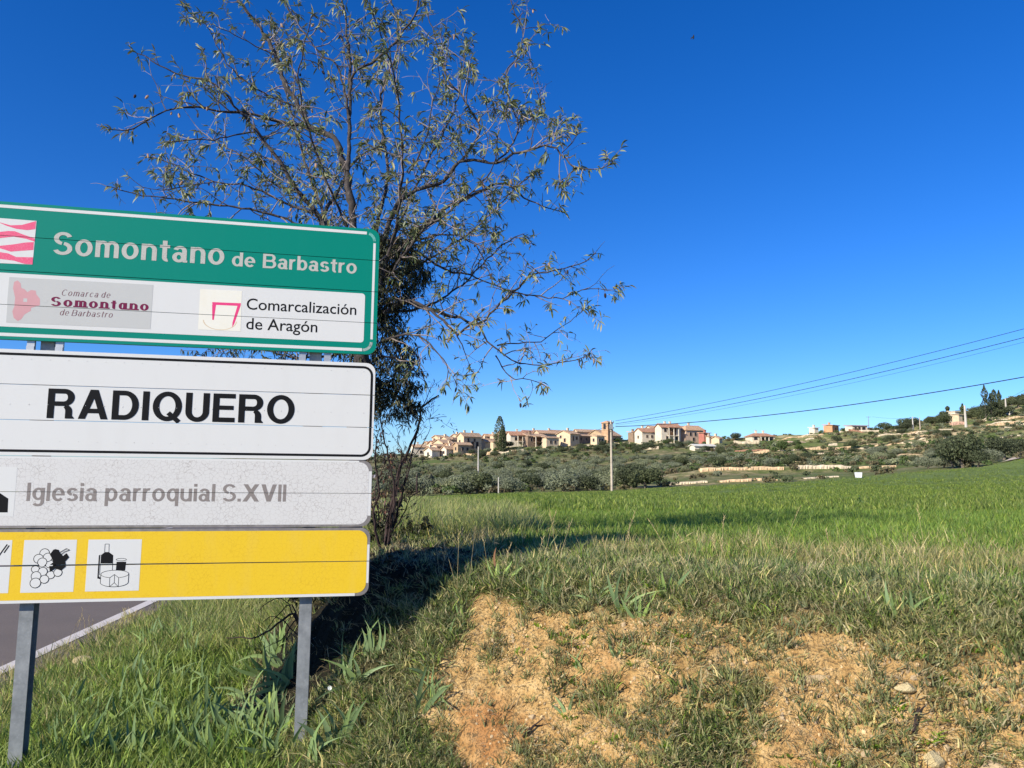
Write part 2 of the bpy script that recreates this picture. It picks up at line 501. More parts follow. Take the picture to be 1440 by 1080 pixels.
def strip(name, s0, s1, dz, m, y0=-30, y1=200, step=.5):
    ys = np.arange(y0, y1, step); v = []; 
    for y in ys:
        for s in (s0, s1):
            x = -4.15 + s / ROAD_N[0] - (y - 6.45) * ROAD_N[1] / ROAD_N[0]
            v.append((x, y, 0))
    v = np.array(v)
    zc = H(v[:, 0] * 0 + (-6.5 - (v[:, 1] - 6.45) * .161), np.maximum(v[:, 1], -6), fine=False)
    v[:, 2] = zc + dz
    n = len(ys); q = [(2 * i, 2 * i + 1, 2 * i + 3, 2 * i + 2) for i in range(n - 1)]
    return tag(link(name, mesh_np(name, v, quads=q), m), kind='structure')
strip('road', -6.6, .32, .025, M_asphalt)
strip('edge_line', -.08, .06, .030, M_line)
strip('edge_line', -6.4, -6.27, .030, M_line)

# ------------------------------------------------------------------ the direction sign
P0 = Vector((-0.73293696, 4.1382373, 0.0 + EYE + 1.3322828))
HH = Vector((0.97733131, 0.21144924, -0.01061734)).normalized()
KK = Vector((0.01119525, -0.0015361, 0.99993615)).normalized()
BB = KK.cross(HH).normalized()
HT = 2.76
base = P0 - KK * HT
sign = empty('direction_sign', base)
Mx = Matrix((HH, BB, KK)).transposed().to_4x4(); Mx.translation = base
sign.matrix_world = Mx
tag(sign, 'tall road sign of stacked green, white, grey and yellow boards on two steel posts', 'road sign')
SW = 2.03     # board width
def uvp(u, v): return (-u, HT - v)

def rounded(u0, u1, v0, v1, r, n=7, corners=(1, 1, 1, 1)):
    """outline (u right->left, v down), corners: right-top, left-top, left-bottom, right-bottom"""
    pts = []
    cs = [(u0 + r, v0 + r, 270, 180, corners[0]), (u0 + r, v1 - r, 180, 90, corners[3]), (u1 - r, v1 - r, 90, 0, corners[2]), (u1 - r, v0 + r, 0, -90, corners[1])]
    ex = [(u0, v0), (u0, v1), (u1, v1), (u1, v0)]
    for (cu, cv, a0, a1, on), e in zip(cs, ex):
        if on:
            for k in range(n + 1):
                a = R(a0 + (a1 - a0) * k / n); pts.append((cu + r * math.cos(a), cv + r * math.sin(a)))
        else: pts.append(e)
    return [uvp(*p) for p in pts]

def flat(name, polys, y, m, parent, thick=.0006, dy=.00004):
    mb = MB()
    for i, p in enumerate(polys): mb.poly(p, y - thick - i * dy, y)
    me = mb.mesh(name); fixn(me)
    return link(name, me, m, parent)

def cut_seams(me, seams, gap=.0024):
    """print is cut where the boards meet"""
    bm = bmesh.new(); bm.from_mesh(me)
    for v in seams:
        z = HT - v
        for s in (-gap / 2, gap / 2):
            g = list(bm.verts) + list(bm.edges) + list(bm.faces)
            bmesh.ops.bisect_plane(bm, geom=g, plane_co=(0, 0, z + s), plane_no=(0, 0, 1))
        bmesh.ops.delete(bm, geom=[f for f in bm.faces if abs(f.calc_center_median().z - z) < gap / 2 and abs(f.calc_center_median().z - z) < gap * .49], context='FACES')
    bm.to_mesh(me); bm.free()

FRONT = 0.0
def board(name, label, v0, seams, v1, m, jit):
    bk = MB()      # rails at the back that carry the slats
    vm = (v0 + v1) / 2
    bk.box(-1.70, -.26, .0285, .0297, HT - vm - .03, HT - vm + .03)
    root = bk.build(name, M_alu, sign); root['label'] = label
    for u in (.32, 1.632):
        rb_ = MB(); rb_.box(-u - .05, -u + .05, .030, .0385, HT - v1 + .02, HT - v0 - .02); link('rail', rb_.mesh('rail'), M_alu, root)
    vs = [v0] + seams + [v1]
    for i in range(len(vs) - 1):
        a, b = vs[i] + (.0016 if i else 0), vs[i + 1] - (.0016 if i < len(vs) - 2 else 0)
        top, bot = i == 0, i == len(vs) - 2
        s = MB()
        s.poly(rounded(0, SW, a, b, .05, corners=(top, top, bot, bot)), FRONT + jit[i], .028)
        o = link('slat', fixn(s.mesh('slat')), m, root)
    return root

J = [0, .0008, -.0004, .0006]
green = board('green_board', 'green board with white lettering', 0, [.176, .352, .526], .70, M_green, [.0004, 0, .0006, .0002])
white = board('white_board', 'white board with black lettering', .748, [.922, 1.097], 1.271, M_white, [.0002, .0006, 0])
grey = board('grey_board', 'crazed pale grey board with faded lettering', 1.2745, [1.448], 1.622, M_bare, [.0005, .0])
yellow = board('yellow_board', 'yellow board with three food pictograms', 1.6285, [1.802], 1.980, M_bare, [.0, .0005])
L1 = -.0005
# the grey and yellow boards: sheeting laid over bare metal
def sheet_piece(name, u0, u1, v0, v1, m, parent, corners, r=.05):
    o = flat(name, [rounded(u0, u1, v0, v1, r, corners=corners)], FRONT - .0001, m, parent, .0003); return o
sheet_piece('white_backing', .002, SW - .002, 1.331, 1.4466, M_white, grey, (0, 0, 0, 0))
sheet_piece('white_backing', .002, SW - .002, 1.4494, 1.565, M_white, grey, (0, 0, 0, 0))
sheet_piece('white_backing', .07, SW - .004, 1.2755, 1.331, M_white, grey, (0, 0, 0, 0))
a = flat('grey_sheeting', [rounded(.0175, SW - .02, 1.284, 1.4468, .05, corners=(1, 1, 0, 0))], L1, M_gray, grey, .0004)
a = flat('grey_sheeting', [rounded(.0175, SW - .02, 1.4492, 1.611, .05, corners=(0, 0, 1, 1))], L1, M_gray, grey, .0004)
sheet_piece('white_backing', .002, SW - .002, 1.716, 1.8002, M_white, yellow, (0, 0, 0, 0))
sheet_piece('white_backing', .002, SW - .002, 1.8038, 1.915, M_white, yellow, (0, 0, 0, 0))
sheet_piece('white_backing', .07, SW - .004, 1.915, 1.9798, M_white, yellow, (0, 0, 0, 0))
a = flat('yellow_sheeting', [rounded(.0145, SW - .015, 1.6415, 1.8003, .05, corners=(1, 1, 0, 0))], L1, M_yellow, yellow, .0004)
a = flat('yellow_sheeting', [rounded(.0145, SW - .015, 1.8037, 1.9655, .05, corners=(0, 0, 1, 1))], L1, M_yellow, yellow, .0004)

def ring_outline(u0, u1, v0, v1, r, w, n=8):
    """quads of a rounded frame line"""
    def loop(o, rr):
        pts = []
        for (cu, cv, a0) in ((u0 + r, v0 + r, 180), (u1 - r, v0 + r, 270), (u1 - r, v1 - r, 0), (u0 + r, v1 - r, 90)):
            for k in range(n + 1):
                a = R(a0 + 90 * k / n); pts.append((cu + rr * math.cos(a), cv + rr * math.sin(a)))
        return pts
    A, B = loop(0, r), loop(0, r - w)
    return [[uvp(*A[i]), uvp(*A[(i + 1) % len(A)]), uvp(*B[(i + 1) % len(A)]), uvp(*B[i])] for i in range(len(A))]
def qmesh(name, quads, y, m, parent, seams=None, th=.0006):
    v, f = [], []
    for q in quads:
        n = len(v)
        v += [(p[0], y, p[1]) for p in q]; f.append(tuple(range(n, n + len(q))))
    me = mesh_np(name, v, faces=f)
    bm = bmesh.new(); bm.from_mesh(me)
    bmesh.ops.remove_doubles(bm, verts=bm.verts, dist=1e-5)
    bmesh.ops.recalc_face_normals(bm, faces=bm.faces)
    for fc in bm.faces:
        if fc.normal.y > 0: fc.normal_flip()
    bm.to_mesh(me); bm.free()
    if seams: cut_seams(me, seams)
    return link(name, me, m, parent)
# green board: white frame line with worn corners
rect = lambda u0, u1, v0, v1: [uvp(u0, v0), uvp(u0, v1), uvp(u1, v1), uvp(u1, v0)]
for q_ in (rect(.07, SW - .07, .0165, .0325), rect(.0195, .0325, .079, .617), rect(.075, SW - .07, .668, .6845), rect(SW - .0325, SW - .0195, .08, .617)): qmesh('border', [q_], L1, M_white, green, [.176, .352, .526])
def corner(u, v, r, w, a0, a1, n=8):
    q = []
    for k in range(n):
        x0, x1 = R(a0 + (a1 - a0) * k / n), R(a0 + (a1 - a0) * (k + 1) / n)
        q.append([uvp(u + r * math.cos(x0), v + r * math.sin(x0)), uvp(u + r * math.cos(x1), v + r * math.sin(x1)), uvp(u + (r - w) * math.cos(x1), v + (r - w) * math.sin(x1)), uvp(u + (r - w) * math.cos(x0), v + (r - w) * math.sin(x0))])
    return q
M_wornc = plain('worn_border_print', (.30, .36, .33), .6, var=.5, scale=60)
M_wornt = plain('worn_green_print', (.12, .36, .30), .6, var=.6, scale=60)
qmesh('worn_corner', corner(.0715, .6325, .052, .015, 90, 180), L1, M_wornc, green)
qmesh('worn_corner', corner(.0715, .0685, .052, .015, 180, 252), L1, M_wornt, green)
qmesh('white_inset', [rounded(.068, SW - .07, .3655, .526, .018, corners=(1, 1, 0, 0)), rounded(.068, SW - .07, .526, .637, .018, corners=(0, 0, 1, 1))], L1, M_white, green, [.526])
qmesh('border', ring_outline(.0115, SW - .0115, .7655, 1.255, .052, .0125), L1, M_black, white, [.922, 1.097])

# ---- stroke lettering
def arcs(cx, cy, rx, ry, a0, a1, wx, wy, n=None):
    n = n or max(3, int(abs(a1 - a0) / 15)); q = []
    for k in range(n):
        t0, t1 = R(a0 + (a1 - a0) * k / n), R(a0 + (a1 - a0) * (k + 1) / n)
        q.append([(cx + rx * math.cos(t0), cy + ry * math.sin(t0)), (cx + rx * math.cos(t1), cy + ry * math.sin(t1)),
                  (cx + (rx - wx) * math.cos(t1), cy + (ry - wy) * math.sin(t1)), (cx + (rx - wx) * math.cos(t0), cy + (ry - wy) * math.sin(t0))])
    return q
def bar(x0, x1, y0, y1): return [[(x0, y0), (x1, y0), (x1, y1), (x0, y1)]]
def glyph(ch, v=.2, h=.165, xh=.73, serif=False, narrow=1.0):
    """groups of polygons (groups may overlap one another), advance; cap height 1"""
    G = []; a = 0
    sb = lambda x, y=0: [bar(x - v * .45, x + v * 1.45, y, y + h * 1.0)] if serif else []
    lx = .29; ov = .012
    if ch == 'o': G = [arcs(.31, xh / 2, .31, xh / 2 + ov, 0, 360, v, h, 28)]; a = .62
    elif ch == 'n': G = [bar(0, v, 0, xh), arcs(.285, xh - .27, .285, .28, 0, 150, v, h), bar(.57 - v, .57, 0, xh - .27)] + sb(0) + sb(.57 - v); a = .57
    elif ch == 'u': G = [bar(.57 - v, .57, 0, xh), arcs(.285, .27, .285, .28, 180, 330, v, h), bar(0, v, .27, xh)]; a = .57
    elif ch == 'm': G = [bar(0, v, 0, xh)] + [g for k in (0, 1) for g in (arcs(.255 + k * (.51 - v), xh - .25, .255, .26, 0, 150, v, h), bar(.51 - v + k * (.51 - v), .51 + k * (.51 - v), 0, xh - .25))] + sb(0) + sb(.51 - v) + sb(1.02 - 2 * v); a = 1.02 - v
    elif ch == 't': G = [bar(.1, .1 + v, .16, .93), bar(0, .38, xh - h * .95, xh), arcs(.1 + .19, .17, .19, .18, 180, 285, v, h)]; a = .38
    elif ch == 'a':
        if serif: G = [arcs(.27, xh / 2, .27, xh / 2 + ov, 0, 360, v, h, 24), bar(.54 - v * .8, .54 + v * .2, 0, xh)] + sb(.54 - v * .8); a = .6
        else: G = [arcs(.28, xh - .22, .255, .23, 0, 165, v, h), bar(.535 - v, .535, .03, xh - .22), arcs(.245, .22, .245, .232, 0, 360, v * .95, h * .9, 20), bar(.535 - v * .8, .57, 0, .09)]; a = .57
    elif ch == 'e': G = [arcs(.295, xh / 2, .295, xh / 2 + ov, 0, 318, v, h, 24), bar(v * .6, .59 - .004, xh / 2 - h * .42, xh / 2 + h * .35)]; a = .59
    elif ch == 'c': G = [arcs(.295, xh / 2, .295, xh / 2 + ov, 42, 318, v, h, 22)]; a = .56
    elif ch == 'd': G = [arcs(.29, xh / 2, .29, xh / 2 + ov, 0, 360, v, h, 24), bar(.58 - v * .95, .58 + .01, 0, 1)]; a = .59
    elif ch == 'b': G = [arcs(.3, xh / 2, .29, xh / 2 + ov, 0, 360, v, h, 24), bar(0, v, 0, 1)]; a = .59
    elif ch == 'p': G = [arcs(.3, xh / 2, .29, xh / 2 + ov, 0, 360, v, h, 24), bar(0, v, -.27, xh)]; a = .59
    elif ch == 'q': G = [arcs(.29, xh / 2, .29, xh / 2 + ov, 0, 360, v, h, 24), bar(.59 - v, .59, -.27, xh)]; a = .59
    elif ch == 'g': G = [arcs(.28, xh / 2 + .03, .28, xh / 2 - .02, 0, 360, v, h * .95, 24), bar(.57 - v, .57, -.05, xh), arcs(.285, -.05, .285, .24, 0, -150, v, h)]; a = .57
    elif ch in 'sS':
        hh = xh if ch == 's' else 1.0; w = .27 if ch == 's' else .345; ry = (hh + h) / 4 + .004
        G = [arcs(w, hh - ry + .006, w - .015, ry, 22, 262, v, h, 20), arcs(w, ry - .006, w, ry, 82, -158, v, h, 20)]; a = 2 * w
    elif ch == 'r': G = [bar(0, v, 0, xh), arcs(.30, xh - .27, .285, .28, 75, 175, v, h)] + sb(0); a = .38
    elif ch == 'l': G = [bar(0, v, 0, 1)]; a = v
    elif ch == 'I': G = [bar(0, v, 0, 1)]; a = v
    elif ch == 'i': G = [bar(0, v, 0, xh), bar(0, v, .84, 1)]; a = v
    elif ch == '.': G = [bar(0, v, 0, v)]; a = v
    elif ch == 'R': G = [bar(0, v, 0, 1), bar(v, .5, 1 - h, 1), bar(v, .5, .42, .42 + h * .95), arcs(.5, .71, .30, .29, -90, 90, v, h), arcs(.47, .24, .28, .24 + .01, 75, 0, v, h * .8), [[(.75 - v, 0), (.82, 0), (.80, .04), (.75, .10), (.75, .25), (.75 - v, .25)]]]; a = .82
    elif ch == 'A': G = [[[(0, 0), (.215, 0), (.56, 1), (.33, 1)], ], [[(.56 - .2, 1), (.57, 1), (.9, 0), (.685, 0)]], bar(.2, .7, .20, .20 + h * .95)]; a = .9
    elif ch == 'D': G = [bar(0, v, 0, 1), bar(v, .38, 1 - h, 1), bar(v, .38, 0, h), arcs(.38, .5, .44, .5, -90, 90, v, h, 16)]; a = .82
    elif ch == 'Q': G = [arcs(.46, .5, .46, .515, 0, 360, v, h, 36), [[(.44, .22), (.55, .33), (.90, .02), (.79, -.09)]]]; a = .92
    elif ch == 'O': G = [arcs(.46, .5, .46, .515, 0, 360, v, h, 36)]; a = .92
    elif ch == 'U': G = [bar(0, v, .34, 1), bar(.76 - v, .76, .34, 1), arcs(.38, .34, .38, .355, 180, 360, v, h, 16)]; a = .76
    elif ch == 'E': G = [bar(0, v, 0, 1), bar(v, .72, 1 - h, 1), bar(v, .72, 0, h), bar(v, .67, .5 - h * .42, .5 + h * .5)]; a = .72
    elif ch == 'B': G = [bar(0, v, 0, 1), bar(v, .45, 1 - h, 1), bar(v, .47, 0, h), bar(v, .47, .45, .45 + h * .95), arcs(.45, .73, .27, .27, -88, 90, v, h * .9, 10), arcs(.47, .295, .30, .295, -90, 88, v, h * .9, 10)]; a = .77
    elif ch == 'X': G = [[[(0, 0), (.235, 0), (.83, 1), (.6, 1)]], [[(.02, 1), (.25, 1), (.85, 0), (.61, 0)]]]; a = .85
    elif ch == 'V': G = [[[(0, 1), (.22, 1), (.50, 0), (.30, 0)]], [[(.80, 1), (.585, 1), (.31, 0), (.51, 0)]]]; a = .8
    elif ch == 'C': G = [arcs(.43, .5, .43, .515, 48, 312, v, h, 26)] ; a = .8
    elif ch == ' ': a = .28
    return G, a
def word(name, text, u_l, u_r, v_base, cap, m, parent, y=-.0008, seams=None, gapw=.085, shear=0.0, v_end=None, **k):
    """set between u_l (left) and u_r (right) on the baseline, cap height given"""
    items, x = [], 0
    for ch in text:
        G, a = glyph(ch, **k); items.append((x, G)); x += a + (gapw if ch != ' ' else 0)
    x -= gapw
    sx = (u_l - u_r) / x; v_end = v_base if v_end is None else v_end
    for x0, G in items:
      if G:
        mb = MB()
        for gi, g in enumerate(G):
            yy = y - gi * .00006
            for q in g:
                pts = []
                for (a, b) in q:
                    xx = (x0 + a) * sx + b * cap * shear
                    vb = v_base + (v_end - v_base) * (x0 + a) / x
                    p = uvp(u_l - xx, vb - b * cap); pts.append((p[0], yy, p[1]))
                mb.add(pts, [tuple(range(len(pts)))])
        me = mb.mesh(name)
        bm = bmesh.new(); bm.from_mesh(me)
        for fc in bm.faces:
            fc.normal_update()
            if fc.normal.y > 0: fc.normal_flip()
        bm.to_mesh(me); bm.free()
        if seams: cut_seams(me, seams)
        link(name, me, m, parent)
word('letter', 'Somontano', 1.6295, .806, .2555, .118, M_oldwhite, green, seams=[.176], v=.175, h=.135, gapw=.10)
word('letter', 'de', .767, .6485, .2575, .0755, M_oldwhite, green, v=.175, h=.14)
word('letter', 'Barbastro', .610, .118, .2575, .0775, M_oldwhite, green, v=.175, h=.14)
word('letter', 'RADIQUERO', 1.5975, .4145, 1.0855, .1475, M_black, white, v=.205, h=.16, gapw=.115)
word('letter', 'Iglesia parroquial S.XVII', 1.657, .4385, 1.4925, .0885, M_faded, grey, seams=[1.448], gapw=.085, v=.165, h=.13, y=-.0012)
word('letter', 'Comarca de', 1.574, 1.349, .4655, .031, M_winegrey, green, y=-.0014, v=.13, h=.06, gapw=.26, shear=.22)
word('letter', 'Somontano', 1.6185, 1.161, .5215, .0475, M_wine, green, y=-.0014, v=.22, h=.13, gapw=.17, serif=True)
word('letter', 'de Barbastro', 1.575, 1.331, .5668, .031, M_winegrey, green, y=-.0014, v=.13, h=.06, gapw=.2, shear=.22)
def humanist(body, u_l, u_r, v_base, parent, name='lettering'):
    """slim humanist lettering from the built-in font"""
    c = bpy.data.curves.new(name, 'FONT'); c.body = body; c.fill_mode = 'FRONT'; c.size = .1; c.offset = .0006; c.resolution_u = 4
    t = bpy.data.objects.new('tmp', c); C.objects.link(t)
    dg = bpy.context.evaluated_depsgraph_get(); me = bpy.data.meshes.new_from_object(t.evaluated_get(dg))
    bpy.data.objects.remove(t)
    co = np.array([v.co[:] for v in me.vertices]); x0, x1 = co[:, 0].min(), co[:, 0].max()
    k = (u_l - u_r) / (x1 - x0)
    for v in me.vertices:
        v.co = (-u_l + (v.co.x - x0) * k, -.0010, HT - v_base + v.co.y * k)
    bm = bmesh.new(); bm.from_mesh(me)
    for fc in bm.faces:
        if fc.normal.y > 0: fc.normal_flip()
    bm.to_mesh(me); bm.free(); me.name = name; me.materials.clear()
    return link(name, me, M_black, parent)
humanist('Comarcalizaci\u00f3n', .6815, .1125, .4865, green)
humanist('de Arag\u00f3n', .6787, .3145, .5925, green)

# ---- stickers and emblems
flat('sticker', [[uvp(*p) for p in [(1.815, .3855), (1.815, .5248), (1.146, .5248), (1.1458, .3838)]], [uvp(*p) for p in [(1.8135, .5272), (1.8118, .6165), (1.1464, .6163), (1.146, .5272)]]], -.0006, M_sticker, green, .0004)
qmesh('map_emblem', [[uvp(*p) for p in [(1.791, .409), (1.776, .401), (1.762, .414), (1.757, .438), (1.741, .444), (1.728, .458), (1.713, .446), (1.691, .448), (1.687, .466), (1.669, .489), (1.667, .521), (1.706, .537), (1.705, .551), (1.732, .571), (1.745, .596), (1.76, .607), (1.78, .591), (1.788, .56), (1.781, .531), (1.781, .489), (1.794, .441)]]], -.0012, M_palepink, green, [.526])
for q_ in (rect(1.726, 1.743, .49, .508), rect(1.635, 1.652, .493, .506)): qmesh('map_emblem', [q_], -.0013, M_sticker, green)
flat('sticker', [[uvp(*p) for p in [(.9162, .3925), (.9158, .5248), (.7065, .5248), (.7081, .3895)]], [uvp(*p) for p in [(.9157, .5272), (.9155, .607), (.7049, .6066), (.7062, .5272)]]], -.0006, M_cream, green, .0004)
qmesh('arch_emblem', [[uvp(*p) for p in q] for q in ([(.854, .458), (.71, .456), (.712, .471), (.852, .472)], [(.8535, .472), (.834, .472), (.841, .553), (.849, .552)], [(.7275, .4705), (.712, .471), (.737, .563), (.748, .588), (.748, .561)])], -.0012, M_pink2, green, [.526])
qmesh('round_stain', [[uvp(a, b) for a, b in [(.81 + .085 * math.cos(R(t)) * k, .555 + .05 * math.sin(R(t)) * k) for t, k in ((t0, 1), (t0 + 12, 1), (t0 + 12, .93), (t0, .93))]] for t0 in range(0, 180, 12)], -.00115, M_tan, green)
flat('flag_emblem', [[uvp(*p) for p in [(1.713, .0886), (1.714, .1748), (1.955, .1748), (1.957, .087)]], [uvp(*p) for p in [(1.714, .1772), (1.7152, .3155), (1.953, .32), (1.955, .1772)]]], -.0004, M_white, green, .0004)
waves = [[(1.955, .140), (1.879, .110), (1.828, .121), (1.778, .115), (1.716, .090), (1.716, .132), (1.752, .140), (1.802, .137), (1.847, .125), (1.879, .112), (1.955, .168)],
         [(1.955, .178), (1.875, .159), (1.838, .151), (1.807, .150), (1.775, .162), (1.716, .180), (1.714, .197), (1.754, .185), (1.811, .178), (1.873, .191), (1.955, .215)],
         [(1.955, .225), (1.869, .230), (1.808, .218), (1.759, .205), (1.718, .199), (1.717, .240), (1.775, .249), (1.818, .256), (1.869, .242), (1.955, .245)],
         [(1.955, .275), (1.867, .262), (1.829, .266), (1.791, .282), (1.716, .278), (1.715, .3145), (1.751, .3145), (1.802, .301), (1.864, .297), (1.955, .31)]]
for w_ in waves: qmesh('flag_wave', [[uvp(*p) for p in w_]], -.0012, M_pink, green, [.176])

def squares(us, v0, v1, seam, parent):
    for (ul, ur) in us:
        flat('pictogram_plate', [[uvp(ul, v0), uvp(ul, seam - .0018), uvp(ur, seam - .0018), uvp(ur, v0)], [uvp(ul, seam + .0018), uvp(ul, v1), uvp(ur, v1), uvp(ur, seam + .0018)]], -.0009, M_white, parent, .0004)
squares([(1.6512, 1.418), (1.366, 1.122), (1.94, 1.7035)], 1.680, 1.930, 1.802, yellow)
squares([(1.98, 1.708)], 1.3285, 1.566, 1.448, grey)
PY = -.0016
qmesh('church_pictogram', [[uvp(*p) for p in [(1.93, 1.5475), (1.734, 1.5475), (1.7361, 1.4811), (1.7743, 1.4547), (1.83, 1.42), (1.86, 1.36), (1.89, 1.42), (1.93, 1.45)]]], PY, M_black, grey, [1.448])
def circ_poly(u, v, r, n=18): return [uvp(u + r * math.cos(R(t * 360 / n)), v + r * math.sin(R(t * 360 / n))) for t in range(n)]
k_ = 0
gr = MB(); gw = MB()
for (u, v), r in [((1.5323, 1.795), .02), ((1.5577, 1.7435), .023), ((1.5825, 1.7696), .023), ((1.5422, 1.7635), .022), ((1.5929, 1.8189), .019), ((1.5649, 1.7863), .022), ((1.5239, 1.8475), .02), ((1.4923, 1.8368), .02), ((1.5598, 1.8312), .022), ((1.5499, 1.8675), .021), ((1.5874, 1.8518), .023), ((1.588, 1.8845), .025)]:
    for mb_, rr, y_ in ((gr, r, PY - k_ * .00008), (gw, r - .0032, PY - k_ * .00008 - .00004)):
        mb_.add([(p[0], y_, p[1]) for p in circ_poly(u, v, rr)], [tuple(range(18))])
    k_ += 1
gr.build('grape_outline', M_black, yellow); gw.build('grape', M_white, yellow)
qmesh('vine_leaf', [[uvp(*p) for p in [(1.534, 1.75), (1.52, 1.727), (1.511, 1.724), (1.496, 1.728), (1.492, 1.741), (1.475, 1.758), (1.461, 1.744), (1.448, 1.764), (1.464, 1.784), (1.459, 1.808), (1.48, 1.827), (1.505, 1.817), (1.528, 1.833), (1.533, 1.803), (1.516, 1.787), (1.524, 1.767)]]], -.0030, M_black, yellow, [1.802])
def outl(pts, w=.0028, close=True):
    q = []; n = len(pts)
    for i in range(n if close else n - 1):
        a, b = Vector(pts[i]), Vector(pts[(i + 1) % n]); d = (b - a)
        if d.length < 1e-6: continue
        d.normalize(); p = Vector((-d.y, d.x)) * w / 2
        q.append([tuple(a + p), tuple(b + p), tuple(b - p), tuple(a - p)])
    return q
def uvl(l): return [uvp(*p) for p in l]
qmesh('leaf_stem', outl(uvl([(1.492, 1.741), (1.462, 1.722), (1.448, 1.729), (1.47, 1.738), (1.484, 1.75)])), -.0032, M_black, yellow)
for q_ in (uvl([(1.289, 1.742), (1.269, 1.742), (1.249, 1.757), (1.248, 1.797), (1.305, 1.796), (1.305, 1.755)]), uvl([(1.3145, 1.757), (1.308, 1.753), (1.3085, 1.857), (1.297, 1.868), (1.298, 1.873), (1.3145, 1.868)])): qmesh('bottle_pictogram', [q_], PY, M_black, yellow)
qmesh('bottle_pictogram', outl(uvl([(1.290, 1.702), (1.2715, 1.702), (1.270, 1.742), (1.2895, 1.742)]), .002), PY - .0003, M_black, yellow)
ell = lambda cu, cv, ru, rv, a0=0, a1=360, n=24: [(cu + ru * math.cos(R(a0 + (a1 - a0) * k / n)), cv + rv * math.sin(R(a0 + (a1 - a0) * k / n))) for k in range(n + (0 if a1 - a0 == 360 else 1))]
qmesh('bottle_pictogram', outl(uvl([(1.3055, 1.797), (1.305, 1.853)]), .002, False), PY - .0003, M_black, yellow)
qmesh('bottle_pictogram', outl(uvl([(1.249, 1.797), (1.249, 1.83)]), .002, False), PY - .0003, M_black, yellow)
qmesh('jar_pictogram', [uvl([(1.232, 1.789), (1.188, 1.789), (1.190, 1.832), (1.233, 1.832)])], PY, M_black, yellow)
qmesh('jar_pictogram', outl(uvl(ell(1.211, 1.7785, .0235, .006)), .002), PY - .0003, M_black, yellow)
che = ell(1.236, 1.848, .0635, .0185, 180, 360, 14) + ell(1.236, 1.888, .0635, .0215, 0, 180, 14)
qmesh('cheese_plate', [uvl(che)], PY - .0005, M_white, yellow)
qmesh('cheese_pictogram', outl(uvl(che), .0022) + outl(uvl(ell(1.236, 1.848, .0635, .0185, 0, 70, 6)), .002, False) + outl(uvl(ell(1.236, 1.848, .0635, .0185, 110, 180, 6)), .002, False)
      + outl(uvl([(1.258, 1.866), (1.238, 1.850), (1.217, 1.866), (1.217, 1.909), (1.236, 1.890), (1.257, 1.909), (1.258, 1.866)]), .0022, False) + outl(uvl([(1.237, 1.852), (1.236, 1.89)]), .0022, False), PY - .0009, M_black, yellow)
qmesh('fork_pictogram', outl(uvl([(1.715, 1.705), (1.735, 1.74)]), .006, False) + outl(uvl([(1.724, 1.70), (1.745, 1.735), (1.80, 1.84)]), .006, False), PY, M_black, yellow)
for ch in yellow.children:      # the seam of the yellow board gapes towards its left end
    for v_ in ch.data.vertices:
        dz_ = v_.co.z - (HT - 1.802)
        if abs(dz_) < .004: v_.co.z += math.copysign(.0024, dz_) * (-v_.co.x / 2)
# rivets showing faintly through the sheeting
rv = MB()
def rivets(vs, y=-.0004, du=.0855):
    for v in vs:
        u = .05 + random.random() * .04
        while u < SW - .05:
            c = circ_poly(u, v, .0028, 8); n = len(c)
            rv.add([(p[0], y, p[1]) for p in c] + [(-u, y - .0008, HT - v)], [(i, (i + 1) % n, n) for i in range(n)])
            u += du
rivets([.795, 1.02, 1.20], -.0004)
o = rv.build('rivets', M_gray, white); o['kind'] = 'stuff'

# posts and clamps
def ibeam(xc, w, y0, y1, t, z0, z1):
    p = [(-w, y0), (w, y0), (w, y0 + t), (t / 2, y0 + t), (t / 2, y1 - t), (w, y1 - t), (w, y1), (-w, y1), (-w, y1 - t), (-t / 2, y1 - t), (-t / 2, y0 + t), (-w, y0 + t)]
    n = len(p); m_ = MB(); v = [(xc + a, b, z0) for a, b in p] + [(xc + a, b, z1) for a, b in p]
    m_.add(v, [tuple(range(n - 1, -1, -1)), tuple(range(n, 2 * n))] + [(i, (i + 1) % n, (i + 1) % n + n, i + n) for i in range(n)])
    return m_
for u, lab in ((.32, None), (1.632, None)):
    p_ = MB(); zb = -.55
    w2, dp, t = .031, .075, .004
    prof = [(-w2, 0), (w2, 0), (w2, dp), (-w2, dp)]
    p_ = ibeam(-u, w2, .0385, .0385 + dp, .0055, zb, HT - .03)
    me = fixn(p_.mesh('post')); link('post', me, M_galv, sign)
    for v in (.725, .728, 2.0):
        pass
    for v in (.08, .62, .82, 1.2, 1.35, 1.56, 1.7, 1.92):
        b_ = MB(); b_.box(-u - .055, -u + .055, .0385 + dp, .0385 + dp + .006, HT - v - .02, HT - v + .02)
        b_.box(-u - .055, -u - .047, .030, .0385 + dp, HT - v - .02, HT - v + .02); b_.box(-u + .047, -u + .055, .030, .0385 + dp, HT - v - .02, HT - v + .02)
        link('clamp', fixn(b_.mesh('clamp')), M_alu, sign)
    for du_ in (-.064, .066):
        b_ = MB(); b_.box(-u + du_ - .02, -u + du_ + .015, .012, .030, HT - .7475, HT - .7005)
        b_.box(-u + du_ - .02, -u + du_ + .015, .006, .012, HT - .7475, HT - .728)
        link('clamp', fixn(b_.mesh('clamp')), M_alu, sign)

